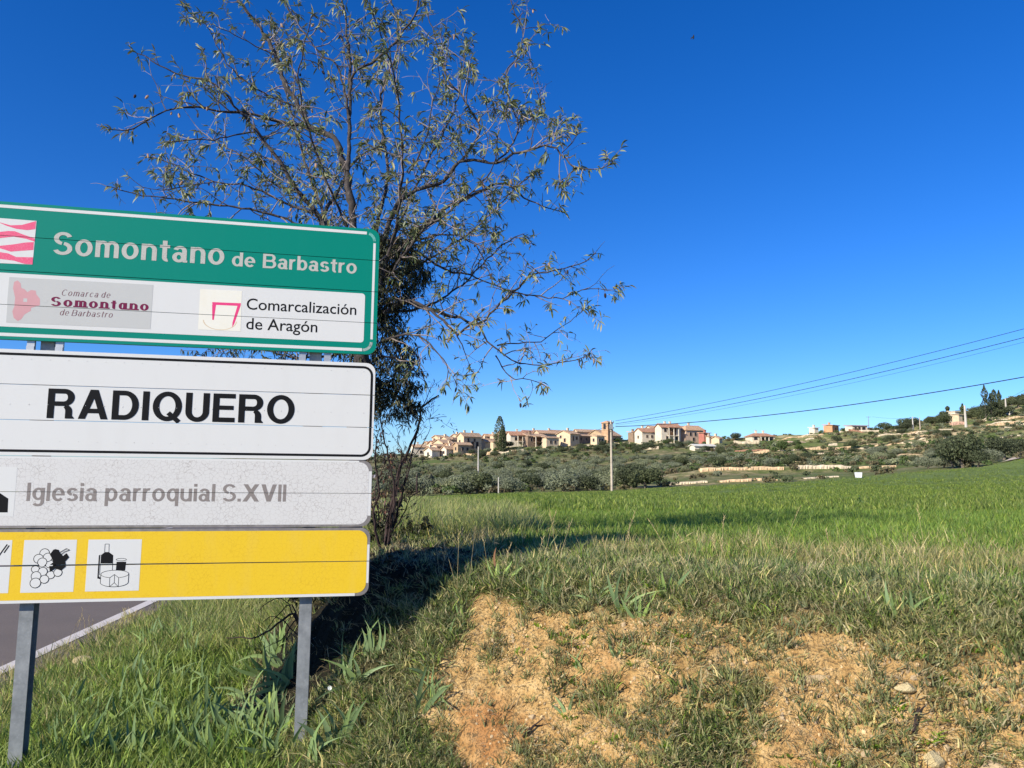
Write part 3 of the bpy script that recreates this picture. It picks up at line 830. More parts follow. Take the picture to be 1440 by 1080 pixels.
# ------------------------------------------------------------------ tufts and scatters
LIB = {}
def blades(n, h, w, spread, lean, cols, seg=3, tipcol=None, hvar=.4, droop=.5):
    """a tuft of n curved grass blades -> verts, quads, tris, colours"""
    V, Q, T, Cc = [], [], [], []
    ts = np.array([0, .4, .75, 1.0]) if seg == 3 else np.array([0, .6, 1.0])
    for i in range(n):
        a = rng.uniform(0, 2 * math.pi); r = spread * math.sqrt(rng.uniform())
        bx, by = r * math.cos(a), r * math.sin(a)
        hh = h * (1 - hvar * rng.uniform()); ww = w * rng.uniform(.7, 1.2)
        a2 = a + rng.normal(0, .8); ln = lean * rng.uniform(.3, 1.3)
        dx, dy = math.cos(a2), math.sin(a2)
        tw = rng.uniform(0, math.pi); px, py = math.cos(tw), math.sin(tw)
        c = np.array(cols[rng.integers(len(cols))]) * rng.uniform(.75, 1.25)
        tc = np.array(tipcol) if tipcol is not None and rng.uniform() < .6 else c * 1.15
        b0 = len(V)
        for k, t in enumerate(ts[:-1]):
            wd = ww * (1 - .25 * k) * .5; out = ln * hh * t ** 1.6
            z = hh * (t - droop * ln * t * t * .5)
            for sg in (-1, 1):
                V.append((bx + dx * out + sg * px * wd, by + dy * out + sg * py * wd, z - .01))
                Cc.append(c * (1 - t) + tc * t if t > 0 else c * .8)
        t = 1.0; out = ln * hh
        V.append((bx + dx * out, by + dy * out, hh * (1 - droop * ln * .5) - .01)); Cc.append(tc)
        for k in range(len(ts) - 2):
            Q.append((b0 + 2 * k, b0 + 2 * k + 1, b0 + 2 * k + 3, b0 + 2 * k + 2))
        k = len(ts) - 2
        T.append((b0 + 2 * k, b0 + 2 * k + 1, b0 + 2 * k + 2))
    return V, Q, T, Cc
def tufts(name, count, m, **k):
    col = bpy.data.collections.new(name + '_kinds')
    for i in range(count):
        V, Q, T, Cc = blades(**k)
        me = mesh_np(name + '_tuft', V, quads=Q, tris=T, col=np.array(Cc)); me.materials.append(m)
        o = bpy.data.objects.new(name + '_tuft', me); col.objects.link(o)
    return col
def scatter(name, col, pts, rz, scale, nk, label=None, cat=None, tilt=.15):
    n = len(pts)
    me = bpy.data.meshes.new(name); me.vertices.add(n)
    me.vertices.foreach_set('co', np.asarray(pts, dtype=np.float32).ravel())
    a = me.attributes.new('rot', 'FLOAT_VECTOR', 'POINT')
    rot = np.stack([rng.normal(0, tilt, n), rng.normal(0, tilt, n), rz], 1).astype(np.float32); a.data.foreach_set('vector', rot.ravel())
    a = me.attributes.new('scl', 'FLOAT', 'POINT'); a.data.foreach_set('value', np.asarray(scale, dtype=np.float32))
    a = me.attributes.new('kind_index', 'INT', 'POINT'); a.data.foreach_set('value', rng.integers(0, nk, n).astype(np.int32))
    o = bpy.data.objects.new(name, me); C.objects.link(o)
    g = bpy.data.node_groups.new(name, 'GeometryNodeTree')
    g.interface.new_socket('Geometry', in_out='INPUT', socket_type='NodeSocketGeometry')
    g.interface.new_socket('Geometry', in_out='OUTPUT', socket_type='NodeSocketGeometry')
    gi, go = g.nodes.new('NodeGroupInput'), g.nodes.new('NodeGroupOutput')
    ci = g.nodes.new('GeometryNodeCollectionInfo'); ci.inputs['Collection'].default_value = col
    ci.inputs['Separate Children'].default_value = True; ci.inputs['Reset Children'].default_value = True
    ip = g.nodes.new('GeometryNodeInstanceOnPoints'); ip.inputs['Pick Instance'].default_value = True
    def attr(nm, t):
        x = g.nodes.new('GeometryNodeInputNamedAttribute'); x.data_type = t; x.inputs['Name'].default_value = nm
        return [s for s in x.outputs if s.enabled][0]
    e2r = g.nodes.new('FunctionNodeEulerToRotation')
    g.links.new(attr('rot', 'FLOAT_VECTOR'), e2r.inputs[0])
    g.links.new(gi.outputs[0], ip.inputs['Points']); g.links.new(ci.outputs[0], ip.inputs['Instance'])
    g.links.new(attr('kind_index', 'INT'), ip.inputs['Instance Index'])
    g.links.new(e2r.outputs[0], ip.inputs['Rotation']); g.links.new(attr('scl', 'FLOAT'), ip.inputs['Scale'])
    g.links.new(ip.outputs[0], go.inputs[0])
    md = o.modifiers.new('scatter', 'NODES'); md.node_group = g
    tag(o, label, cat, kind='stuff')
    return o
def sample(x0, x1, y0, y1, n, prob, persp=False):
    """random ground points, kept with probability prob(x, y)"""
    if persp:      # even spread in the angle to the camera
        y = np.exp(rng.uniform(math.log(y0), math.log(y1), n)); x = y * rng.uniform(x0, x1, n)
    else:
        x = rng.uniform(x0, x1, n); y = rng.uniform(y0, y1, n)
    k = rng.uniform(size=n) < prob(x, y)
    x, y = x[k], y[k]
    return np.stack([x, y, H(x, y)], 1)

G_LUSH = [(.14, .23, .045), (.20, .285, .07), (.09, .155, .035), (.27, .33, .10)]
G_DULL = [(.135, .185, .08), (.20, .245, .11), (.08, .12, .05), (.10, .14, .055), (.26, .28, .14), (.50, .43, .26)]
G_DRY = [(.46, .38, .21), (.56, .47, .27), (.36, .29, .16), (.22, .22, .11)]
G_CROP = [(.12, .185, .032), (.165, .225, .045), (.08, .135, .028), (.23, .27, .075)]
G_MIX = [(.17, .24, .07), (.24, .29, .10), (.32, .33, .15), (.52, .44, .25), (.11, .17, .05)]
t_short = tufts('short_grass', 6, M_grass, n=24, h=.062, w=.0066, spread=.055, lean=1.0, cols=G_DULL, tipcol=(.44, .41, .25))
t_mat = tufts('mat_grass', 5, M_grass, n=30, h=.085, w=.0075, spread=.065, lean=1.1, cols=G_DULL + G_LUSH[:2])
t_lush = tufts('lush_grass', 6, M_grass, n=24, h=.15, w=.0105, spread=.09, lean=.8, cols=G_LUSH, tipcol=(.19, .24, .07))
t_mix = tufts('rank_grass', 6, M_grass, n=20, h=.18, w=.0075, spread=.09, lean=.75, cols=G_MIX, tipcol=(.38, .31, .17))
t_dry = tufts('dry_grass', 5, M_straw, n=15, h=.22, w=.0055, spread=.08, lean=.7, cols=G_DRY)
t_crop = tufts('crop', 6, M_grass, n=13, h=.16, w=.011, spread=.10, lean=.65, cols=G_CROP, tipcol=(.16, .27, .05))
t_cropfar = tufts('far_crop', 5, M_grass, n=16, h=.19, w=.022, spread=.22, lean=.7, cols=G_CROP, seg=2)
t_weed = tufts('weed', 4, M_grass, n=26, h=.05, w=.014, spread=.06, lean=1.4, cols=[(.16, .27, .03), (.11, .2, .03), (.2, .3, .05)], seg=2)
t_litter = tufts('litter', 4, M_straw, n=22, h=.05, w=.004, spread=.09, lean=2.4, cols=[(.36, .28, .17), (.22, .16, .09), (.12, .09, .05), (.45, .38, .26)], seg=2, droop=.3)

def rz(n): return rng.uniform(0, 2 * math.pi, n)
def right_of_road(x, y): return road_s(x, y) > .55
# short turf on the bank and its bare face
def p1(x, y):
    d, a1, a2 = outd(x, y); t = turf(x, y)
    return (.62 * (fbm(x * 5, y * 5, 66, 3) > .47) + .10 + .72 * t) * (1 - .95 * painted_shade(x, y)) * np.clip((3.1 - a1 * 2.2), 0, 1)
P = sample(-.50, 1.15, 2.6, 7.5, 43153, p1, True); n = len(P)
sc_ = rng.uniform(.5, 1.15, n)
scatter('turf_grass', t_short, P, rz(n), sc_, 6, 'short dull green turf with bare gaps on the orange bank', 'grass', .35)
P = sample(-.50, 1.15, 3.0, 7.5, 15865, lambda x, y: turf(x, y) * (outd(x, y)[0] < 1.3) * (fbm(x * 3, y * 3, 41, 3) > .38) * (1 - painted_shade(x, y)), True); n = len(P)
scatter('matted_grass', t_mat, P, rz(n), rng.uniform(.55, 1.2, n), 5, 'thick matted grass along the upper edge of the bank', 'grass', .35)
P = sample(-.4, 1.15, 2.6, 6.5, 6716, lambda x, y: .35 + .4 * (fbm(x * 4, y * 4, 61) > .5), True); n = len(P)
scatter('dead_litter', t_litter, P, rz(n), rng.uniform(.4, 1.2, n), 4, 'dead stems and leaf litter strewn over the bank', 'litter', .3)
P = sample(-.1, 1.15, 2.7, 4.6, 1250, lambda x, y: (fbm(x * 2, y * 2, 71) > .52) * 1.0, True); n = len(P)
scatter('clover_patches', t_weed, P, rz(n), rng.uniform(.3, .7, n), 4, 'low bright green clover in patches on the bare soil', 'weeds', .2)
# lush verge and ditch on the left
def p2(x, y):
    d, a1, a2 = outd(x, y); s = road_s(x, y)
    return np.clip((s - .38) / .25, 0, 1) * np.clip((d - .55) / .35, 0, 1) * np.clip((-.285 - x / y) / .04, 0, 1) * (1 - painted_shade(x, y))
P = sample(-.72, -.02, 3.2, 30, 15000, p2, True); n = len(P)
scatter('verge_grass', t_lush, P, rz(n), rng.uniform(.5, 1.25, n) * np.clip(1.1 - .0 * P[:, 1], .6, 1.2), 6, 'lush green grass filling the roadside verge and ditch', 'grass', .25)
P = sample(-.72, -.30, 4.2, 30, 9000, lambda x, y: np.clip(1 - np.abs(road_s(x, y) - .75) / .75, 0, 1), True); n = len(P)
scatter('verge_rank_grass', t_mix, P, rz(n), rng.uniform(.5, 1.05, n), 6, 'half dry rank grass along the edge of the asphalt', 'grass', .25)
P = sample(-.72, -.30, 4.2, 22, 1500, lambda x, y: np.clip(1 - np.abs(road_s(x, y) - .6) / .35, 0, 1), True); n = len(P)
scatter('verge_straw', t_dry, P, rz(n), rng.uniform(.4, 1.0, n), 5, 'straw coloured grass beside the white road line', 'grass', .3)
# rank grass on the shoulder between bank and crop
def p3(x, y):
    d, a1, a2 = outd(x, y)
    w = fbm(x * .9, y * .9, 51, 3)
    return (1 - .9 * painted_shade(x, y)) * np.clip((-.3 - d + (fbm(x * 2, y * 2, 57, 3) - .5) * .7) / .5, 0, 1) * np.clip((2.9 + d + (w - .5) * 2.2) / 1.9, 0, 1) * (.55 + .45 * (fbm(x * 3, y * 3, 53) > .45))
P = sample(-.25, 1.15, 2.9, 10, 20934, p3, True); n = len(P)
scl = rng.uniform(.35, .85, n) * np.where(P[:, 0] < -.1, 1.25, 1.0)
scatter('field_edge_grass', t_mix, P, rz(n), scl, 6, 'rank olive and straw grass on the shoulder above the bank', 'grass', .3)
P = sample(-.12, 1.15, 2.9, 9, 4323, lambda x, y: p3(x, y) * (fbm(x * 1.3, y * 1.3, 91, 3) > .47), True); n = len(P)
scatter('field_edge_straw', t_dry, P, rz(n), rng.uniform(.4, .95, n), 5, 'bleached dry stalks standing over the field edge', 'grass', .35)
P = sample(-.25, 1.15, 2.9, 10, 9158, p3, True); n = len(P)
scatter('shoulder_green_grass', t_lush, P, rz(n), rng.uniform(.4, .95, n), 6, 'greener soft grass mixed through the shoulder above the bank', 'grass', .3)
# the crop
def p4(x, y):
    d, a1, a2 = outd(x, y); w = fbm(x * .9, y * .9, 51, 3)
    return np.clip((-d - .9 - (w - .5) * 1.8) / 1.2, 0, 1)
P = sample(-.25, 1.15, 4.6, 13, 40000, p4, True); n = len(P)
scatter('young_crop', t_crop, P, rz(n), rng.uniform(.6, 1.15, n), 6, 'bright green young cereal nearest the bank', 'crop', .2)
P = sample(-.25, 1.15, 12, 87, 45333, lambda x, y: (outd(x, y)[0] < -1.5) * (.45 + .55 * (fbm(x * .25, y * .12, 99, 4) > .46)), True); n = len(P)
P[:, 2] -= .02
scatter('far_crop', t_cropfar, P, rz(n), rng.uniform(.7, 1.15, n), 5, 'even green cereal running back to the olive trees', 'crop', .2)

t_verge = tufts('tall_verge_grass', 5, M_grass, n=26, h=.27, w=.009, spread=.22, lean=.75, cols=G_MIX + G_LUSH, tipcol=(.36, .35, .17))
P = sample(-.42, .02, 6.6, 86, 13000, lambda x, y: (road_s(x, y) > .6) * (outd(x, y)[0] > -2.2) * (1 - painted_shade(x, y)), True); n = len(P)
scatter('tall_verge_grass', t_verge, P, rz(n), rng.uniform(.5, 1.1, n), 5, 'tall half dry grass between the field and the road behind the tree', 'grass', .2)
# ------------------------------------------------------------------ iris plants
IRC = [(.20, .29, .12), (.23, .32, .14), (.26, .37, .11), (.31, .41, .12)]
def iris_leaf(L, W, bend, col):
    n = 7; v, c, q = [], [], []
    for k in range(n):
        t = k / (n - 1); w = W * (1 - t ** 2.6) * (.75 + .25 * min(1, t * 3)) / 2
        x = bend * L * t ** 2; z = L * (t - .35 * abs(bend) * t * t)
        for s in (-1, 0, 1):
            v.append((x + s * w, (.18 * w if s == 0 else 0), z)); c.append([a * (.85 + .3 * t) for a in col])
    for k in range(n - 1):
        for s in (0, 1):
            a = k * 3 + s; q.append((a, a + 1, a + 4, a + 3))
    me = mesh_np('leaf', v, quads=q, col=np.array(c), smooth=True); me.materials.append(M_leaf); return me
IL = [iris_leaf(.30 * k, w_, b, c) for k, w_, b, c in [(1, .033, .25, IRC[0]), (.85, .035, -.3, IRC[1]), (1.1, .030, .6, IRC[0]), (.7, .034, .12, IRC[2]), (.9, .033, -.65, IRC[1]), (.75, .028, .35, IRC[3]), (1.0, .036, .9, IRC[1])]]
def iris(px, py, size, label, group, nl=6, fan=None, bright=False, lean=0.0):
    g = gp(px, py) if not isinstance(px, Vector) else px
    fan = random.uniform(-.6, .6) if fan is None else fan
    o = empty('iris_plant', (g.x, g.y, g.z - .015), fan); tag(o, label, 'iris', group)
    for i in range(nl):
        t = (i - (nl - 1) / 2) / max(1, (nl - 1) / 2)
        me = IL[random.choice([3, 5, 0] if bright else [0, 1, 2, 4, 6, 0])]
        l = link('leaf', me, None, o)
        l.location = (t * .022, random.uniform(-.012, .012), 0)
        l.rotation_euler = (random.uniform(-.25, .25), t * random.uniform(.45, .85) + lean, random.uniform(-.5, .5))
        s = size * random.uniform(.75, 1.1); l.scale = (s, s, s)
    return o
gi_ = 'iris plants on the grassy shoulder'
IR = [(705, 818, .9, 'bright iris fan with a reddish dead leaf at the corner of the bank crest', True),
      (775, 846, .8, 'grey-green iris right of the bright fan on the bank crest', False),
      (838, 846, .75, 'low grey-green iris third along the bank crest', False),
      (880, 862, .9, 'upright iris in the middle of the grassy shoulder', False),
      (900, 868, .75, 'iris leaning over dead leaves in the middle of the shoulder', True),
      (940, 838, .8, 'bright iris fan below the dry stalks', True),
      (1272, 876, .85, 'blue-green sword leaved rosette in front of the rank grass on the right', False),
      (818, 945, .62, 'two leaved iris growing from the bare bank face', False),
      (800, 1010, .62, 'small iris hanging from the eroded soil low on the bank', False),
      (612, 985, .85, 'broad iris drooping at the left end of the bare soil', False),
      (604, 945, .7, 'iris at the left shoulder of the bank above the drooping one', False),
      (655, 870, .6, 'small iris at the edge of the sign shadow', True),
      (632, 898, .6, 'pale iris on the lit rim of the bank left corner', True),
      (1000, 812, .6, 'small iris among straw above the bank', False),
      (870, 922, .5, 'tiny grey iris tuft in the turf on the bank face', False)]
for px, py, s_, lab, br in IR: iris(px, py, s_ * .78, lab, gi_, 8 if s_ > .8 else 5, bright=br)
gl_ = 'iris plants in the ditch under the sign'
for px, py, s_, ln, lab in [(592, 1005, .8, .5, 'iris in the grass left of the bare soil'), (500, 965, .9, -.4, 'iris behind the right post at the shadow edge'), (520, 925, .8, .5, 'sunlit iris tips just inside the sign shadow'),
                       (405, 965, 1.0, -.7, 'iris spreading left from the right post'), (395, 1075, 1.1, -.5, 'large iris at the foot of the right post'), (340, 1040, 1.0, -.5, 'iris left of the foot of the right post'),
                       (300, 1015, 1.0, -.4, 'iris in the ditch at the tip of the sign shadow'), (470, 1062, 1.0, .4, 'iris right of the foot of the right post'), (440, 1078, .9, .3, 'iris in front of the right post'),
                       (490, 1040, .9, .5, 'dark leaved iris right of the white flower')]:
    iris(px, py, s_, lab, gl_, 7, lean=ln)
k = 0
while k < 110:       # a drift of iris through the ditch
    px, py = random.uniform(60, 400), random.uniform(900, 1085)
    if py < 1180 - px * .9 - 90 or (px < 170 and py < 1000): continue
    iris(px, py, random.uniform(.65, 1.05), 'iris leaning in the ditch ' + ('close to the left post' if px < 170 else 'halfway between the two posts' if px < 290 else 'close beside the right post') + (', nearest the camera' if py > 1030 else ', mid drift' if py > 960 else ', far end'), 'drift of iris in the roadside ditch', random.choice([3, 4, 5]), bright=random.random() < .5, lean=random.uniform(-.9, -.1)); k += 1
g = gp(705, 818)
dl = link('dead_leaf', iris_leaf(.11, .014, .3, (.26, .13, .07)), None); dl.parent = [o for o in bpy.data.objects if o.name == 'iris_plant'][0]
dl.rotation_euler = (0, -.25, .3); dl.location = (-.03, -.02, .10)

# ------------------------------------------------------------------ little flower, rocks, twigs
g = gp(463, 1004); fl = empty('white_flower', g); tag(fl, 'single small white flower on a thin stem right of the steel post', 'flower')
mb = MB(); mb.tube([(0, 0, -.02), (.004, 0, .06), (0, -.004, .125)], .0016, 5); mb.build('stem', plain('flower_stem', (.12, .2, .05)), fl)
mb = MB()
for i in range(12):
    a = i * math.pi / 6; c_, s_ = math.cos(a), math.sin(a)
    mb.add([(0, 0, .125), (c_ * .008 - s_ * .003, -.004, .128 + s_ * .008 + c_ * .003), (c_ * .013, -.006, .128 + s_ * .013), (c_ * .008 + s_ * .003, -.004, .128 + s_ * .008 - c_ * .003)], [(0, 1, 2, 3)])
mb.build('petals', plain('white_petals', (.8, .8, .76), .5), fl)

def rock_mesh(seed, sx, sy, sz, flat_=.5):
    bm = bmesh.new(); bmesh.ops.create_icosphere(bm, subdivisions=3, radius=1)
    rr = random.Random(seed); off = rr.random() * 50
    pl = [(Vector((rr.uniform(-1, 1), rr.uniform(-1, 1), rr.uniform(-.2, 1))).normalized(), rr.uniform(.42, .7)) for _ in range(12)]
    for v in bm.verts:
        for nrm, dd in pl:
            e = v.co.dot(nrm) - dd
            if e > 0: v.co -= nrm * e
        nn = float(fbm(np.array([v.co.x * 2 + off]), np.array([v.co.y * 2 + v.co.z * 1.7]), seed)[0]) - .5
        v.co += v.co.normalized() * nn * .14
        v.co = Vector((v.co.x * sx, v.co.y * sy, v.co.z * sz))
    me = bpy.data.meshes.new('rock'); bm.to_mesh(me); bm.free(); return me
RK = [(1275, 968, .085, .06, .03, M_rockp, 'pale flat stone lying on the bare soil right of centre'),
      (1148, 955, .12, .05, .035, M_rock, 'long flat brown stone ledge on the bank right of centre'),
      (1313, 1066, .075, .06, .045, M_rockp, 'pointed cream stone at the bottom edge of the photo'),
      (1395, 1078, .07, .05, .03, M_rock, 'rounded stone in the bottom right corner'),
      (1100, 862, .03, .03, .02, M_rock, 'small grey stone half hidden in the grass of the shoulder'),
      (1118, 908, .03, .03, .025, M_rock, 'round pebble right of the reddish soil'),
      (1425, 922, .05, .05, .04, M_rock, 'pinkish stone among dry leaves at the right edge'),
      (1218, 1060, .05, .035, .02, M_rock, 'flat stone by the small tuft near the bottom edge'),
      (1262, 922, .045, .03, .03, M_rockp, 'yellow stone above the flat pale stone'),
      (1232, 985, .03, .025, .015, M_rock, 'small flat stone left below the pale flat stone'),
      (1060, 1045, .03, .025, .02, M_rock, 'small stone in the turf near the bottom edge'),
      (925, 1000, .02, .02, .018, M_rock, 'dark pebble in the bare soil near the middle'),
      (1400, 1010, .04, .03, .02, M_rock, 'stone in the red soil at the right'),
      (565, 846, .03, .025, .02, M_rockp, 'pale pebble lying in the dark shade of the sign'),
      (120, 946, .08, .05, .05, M_rockp, 'crumbling cream rock in the verge grass by the road')]
for i, (px, py, sx, sy, sz, m, lab) in enumerate(RK):
    g = gp(px, py); o = link('stone', rock_mesh(i, sx, sy, sz), m); o.location = g + Vector((0, 0, -sz * .05)); o.scale = (.72, .72, .8); o.rotation_euler = (0, 0, random.uniform(-.4, .4))
    tag(o, lab, 'stone')
    if i == 14: o.location.z += .10; o.scale = (1.3, 1.3, 1.3)
# gravel: crumbs of soil and stone on the bare face
cg = bpy.data.collections.new('gravel_kinds')
for i in range(5):
    bm = bmesh.new(); bmesh.ops.create_icosphere(bm, subdivisions=1, radius=.01)
    for v in bm.verts: v.co *= random.uniform(.6, 1.3)
    me = bpy.data.meshes.new('crumb'); bm.to_mesh(me); bm.free(); me.materials.append([M_rock, plain('soil_crumb', (.60, .42, .22), .95, var=.3, scale=40)][i % 2])
    cg.objects.link(bpy.data.objects.new('crumb', me))
P = sample(-.3, 1.15, 2.6, 5.6, 39545, lambda x, y: (1 - turf(x, y)) * .9 * (fbm(x * 6, y * 6, 19) > .42), True); n = len(P)
scatter('gravel', cg, P, rz(n), np.abs(rng.normal(0, .45, n)) + .15, 5, 'loose crumbs of soil and small stones on the bare bank', 'gravel', 1.5)

# dry stalks leaning over the shoulder, and a few dead sticks
def stalk(px, py, dx, dy, L, lab, grp, m=M_straw, r=.0012):
    g = gp(px, py); mb = MB(); pts = []
    for k in range(7):
        t = k / 6; pts.append((g.x + dx * L * t ** 1.2, g.y + dy * L * t, g.z - .02 + L * (t - .25 * t * t * (abs(dx) + abs(dy)))))
    mb.tube(pts, [r * (1 - .6 * k / 6) for k in range(7)], 4, (.50, .40, .22))
    e = Vector(pts[-1])
    for k in range(7):
        q = e - (e - Vector(pts[-2])) * (k * .22); a = random.uniform(0, 6.28)
        mb.tube([q, q + Vector((math.cos(a) * .012, math.sin(a) * .012, .018))], [.0018, .0006], 3, (.46, .36, .2), False)
    o = mb.build('dry_stalk', m); tag(o, lab, 'grass stalk', grp); return o
for k in range(34):
    px = random.choice([random.uniform(690, 990), random.uniform(940, 1440), random.uniform(600, 720)]); py = random.uniform(785, 850)
    stalk(px, py, random.uniform(-.55, .35), random.uniform(-.2, .2), random.uniform(.2, .42), 'long bleached stalk leaning among the rank grass above the bank', 'dry stalks above the bank')
for k in range(14):
    stalk(random.uniform(70, 170), random.uniform(915, 960), random.uniform(-.2, .5), 0, random.uniform(.3, .5), 'thin seed stalk rising in front of the asphalt', 'seed stalks at the road edge')
for px, py, rot_, L, lab in [(1150, 985, .3, .16, 'short dark stick lying on the bank right of centre'), (1330, 960, -.8, .3, 'bent dead stem on the soil at the right'), (735, 1040, .6, .12, 'forked twig on the bare soil low in the middle'), (1285, 1040, 1.2, .12, 'broken woody stub beside the pointed stone')]:
    g = gp(px, py); mb = MB(); d = Vector((math.cos(rot_), .3, math.sin(rot_) * .7)).normalized()
    mb.tube([g + Vector((0, 0, .01)), g + d * L * .5 + Vector((0, 0, .03)), g + d * L], [.006, .005, .003], 5)
    mb.tube([g + d * L * .5 + Vector((0, 0, .03)), g + d * L * .6 + Vector((.03, -.02, .06))], [.004, .002], 4)
    tag(mb.build('dead_stick', M_darktwig), lab, 'stick')

# ------------------------------------------------------------------ the almond tree behind the sign
TY = 5.6
def bez(pts, step=.05):
    """smooth polyline through points"""
    P = [Vector(p) for p in pts]; out = []
    for i in range(len(P) - 1):
        p0, p1, p2, p3 = P[max(i - 1, 0)], P[i], P[i + 1], P[min(i + 2, len(P) - 1)]
        n = max(2, int((p2 - p1).length / step))
        for k in range(n):
            t = k / n
            out.append(.5 * ((2 * p1) + (p2 - p0) * t + (2 * p0 - 5 * p1 + 4 * p2 - p3) * t * t + (3 * p1 - p0 - 3 * p2 + p3) * t ** 3))
    out.append(P[-1]); return out
LIMB = []     # (points, r0, r1)
def limb(px, y0, y1, r0, r1):
    n = len(px)
    pts = [at(a, b, TY + y0 + (y1 - y0) * k / (n - 1)) for k, (a, b) in enumerate(px)]
    LIMB.append((bez(pts), r0 * (.88 if len(LIMB) > 2 else .92), r1))
gb = Vector((-1.17, 5.55, 0)); gb.z = hz(gb.x, gb.y)
fork = at(512, 470, TY)
LIMB.append((bez([gb - Vector((0, 0, .1)), gb + Vector((.03, 0, .35)), fork, at(528, 410, TY), at(540, 372, TY)]), .085, .05))
limb([(515, 460), (500, 400), (495, 300), (489, 255), (478, 211), (464, 191), (439, 180), (420, 150), (398, 114), (387, 78), (362, 33), (337, 2), (325, -40)], 0, .5, .045, .008)
limb([(439, 180), (398, 172), (370, 164), (339, 158), (310, 158), (287, 151), (245, 153), (212, 168), (175, 184), (148, 178)], .1, -.5, .016, .003)
limb([(505, 420), (470, 335), (439, 294), (412, 261), (387, 219), (359, 183), (337, 158), (314, 128), (292, 114), (245, 103), (214, 86), (186, 70)], 0, -.3, .034, .003)
limb([(450, 330), (456, 300), (481, 261), (489, 240), (505, 222), (540, 200)], .1, .6, .018, .006)
limb([(536, 350), (555, 294), (585, 267), (624, 255), (647, 228), (697, 228), (722, 217), (774, 205), (808, 236), (847, 236), (862, 226)], 0, -.4, .026, .003)
limb([(540, 385), (569, 358), (583, 330), (610, 308), (635, 286), (674, 271), (697, 258), (722, 264), (744, 283), (774, 292), (796, 300)], 0, .3, .028, .003)
limb([(540, 440), (572, 422), (605, 437), (630, 456), (644, 472), (660, 455), (675, 448)], 0, -.3, .022, .006)
limb([(572, 422), (605, 436), (647, 447), (674, 456), (697, 433), (722, 411), (747, 389), (780, 380), (813, 372), (838, 356)], 0, -.1, .018, .003)
limb([(722, 411), (750, 416), (791, 419), (819, 408), (852, 407), (874, 414)], -.06, -.2, .007, .002)
limb([(560, 350), (586, 353), (613, 372), (636, 383), (661, 386), (699, 403), (722, 411)], .1, .2, .014, .004)
limb([(536, 339), (580, 338), (619, 330), (640, 331), (668, 345), (686, 380), (692, 400)], .1, -.3, .012, .003)
limb([(674, 456), (686, 480), (702, 494), (730, 511), (780, 512), (819, 503), (832, 492)], 0, -.1, .009, .002)
limb([(697, 500), (711, 525), (724, 533), (747, 533), (772, 546)], -.05, -.1, .007, .002)
limb([(699, 486), (730, 482), (760, 480), (786, 461), (808, 447), (826, 428)], -.05, .2, .007, .002)
limb([(489, 240), (491, 167), (492, 90), (487, 40), (478, -30)], .1, .2, .020, .006)
limb([(494, 120), (497, 103), (522, 89), (544, 72), (563, 50), (586, 14), (592, -20)], .1, -.2, .013, .006)
limb([(647, 228), (674, 183), (652, 139), (627, 106), (613, 56), (602, 22), (588, -20)], -.1, .2, .011, .003)
limb([(574, 244), (591, 214), (603, 178), (607, 150), (617, 120), (616, 80)], 0, -.3, .008, .002)
limb([(697, 228), (710, 217), (727, 190), (727, 167), (716, 139), (713, 97), (727, 83), (735, 42), (724, 17), (713, -15)], -.1, 0, .008, .003)
limb([(727, 175), (745, 168), (760, 150), (753, 125), (745, 95)], -.1, .1, .005, .002)
limb([(745, 210), (748, 195), (755, 172), (758, 157)], -.2, -.2, .005, .002)
limb([(790, 215), (805, 200), (815, 180)], -.3, -.35, .004, .0015)
limb([(808, 236), (800, 246), (790, 262)], -.35, -.3, .004, .0015)
limb([(492, 167), (475, 92), (456, 80), (425, 42), (403, 8), (395, -20)], .1, .5, .012, .004)
limb([(414, 267), (384, 258), (350, 225), (314, 205), (287, 194), (237, 200)], 0, .6, .009, .003)
limb([(359, 186), (330, 190), (300, 197), (275, 197), (235, 201)], -.1, -.5, .008, .003)
limb([(440, 300), (400, 285), (350, 262), (300, 255), (262, 240), (230, 225), (205, 220)], 0, .2, .014, .003)
limb([(430, 320), (380, 300), (320, 290), (260, 282), (200, 275), (150, 262)], 0, -.3, .012, .003)
limb([(300, 255), (262, 262), (230, 268), (200, 262), (178, 245)], .1, 0, .006, .002)
limb([(420, 150), (390, 140), (352, 120), (320, 90), (300, 55), (283, 20)], .3, 0, .009, .003)
limb([(387, 78), (350, 60), (312, 40), (278, 28), (256, 8)], .4, 0, .006, .002)
limb([(515, 440), (480, 380), (455, 300), (430, 230), (400, 120), (380, 20)], .2, 1.3, .022, .004)
limb([(530, 400), (530, 320), (545, 240), (535, 140), (560, 60), (545, -20)], .2, 1.2, .022, .005)
limb([(525, 400), (560, 320), (600, 230), (640, 150), (655, 60)], .1, 1.1, .018, .003)
limb([(545, 400), (610, 360), (670, 320), (720, 270), (755, 240)], .2, 1.0, .015, .003)
limb([(525, 430), (500, 350), (450, 230), (420, 120), (440, 20)], -.1, -.9, .016, .003)
limb([(535, 400), (560, 300), (565, 200), (550, 90), (520, 10)], -.1, -.9, .016, .003)
limb([(540, 400), (590, 330), (640, 290), (690, 240), (700, 190)], -.1, -.8, .014, .003)
limb([(545, 440), (600, 430), (650, 400), (700, 350), (735, 330), (750, 345)], .1, .8, .014, .003)
limb([(535, 480), (580, 470), (610, 490), (630, 520), (625, 550)], 0, -.4, .012, .002)
limb([(535, 500), (565, 505), (590, 515), (600, 545)], 0, .2, .010, .002)
limb([(480, 420), (420, 400), (360, 380), (300, 350), (240, 320)], .2, .8, .014, .003)
limb([(490, 470), (430, 490), (370, 485), (300, 480), (250, 478)], .1, .7, .014, .003)
limb([(500, 480), (470, 500), (400, 500), (340, 470), (300, 440)], .2, .4, .012, .003)

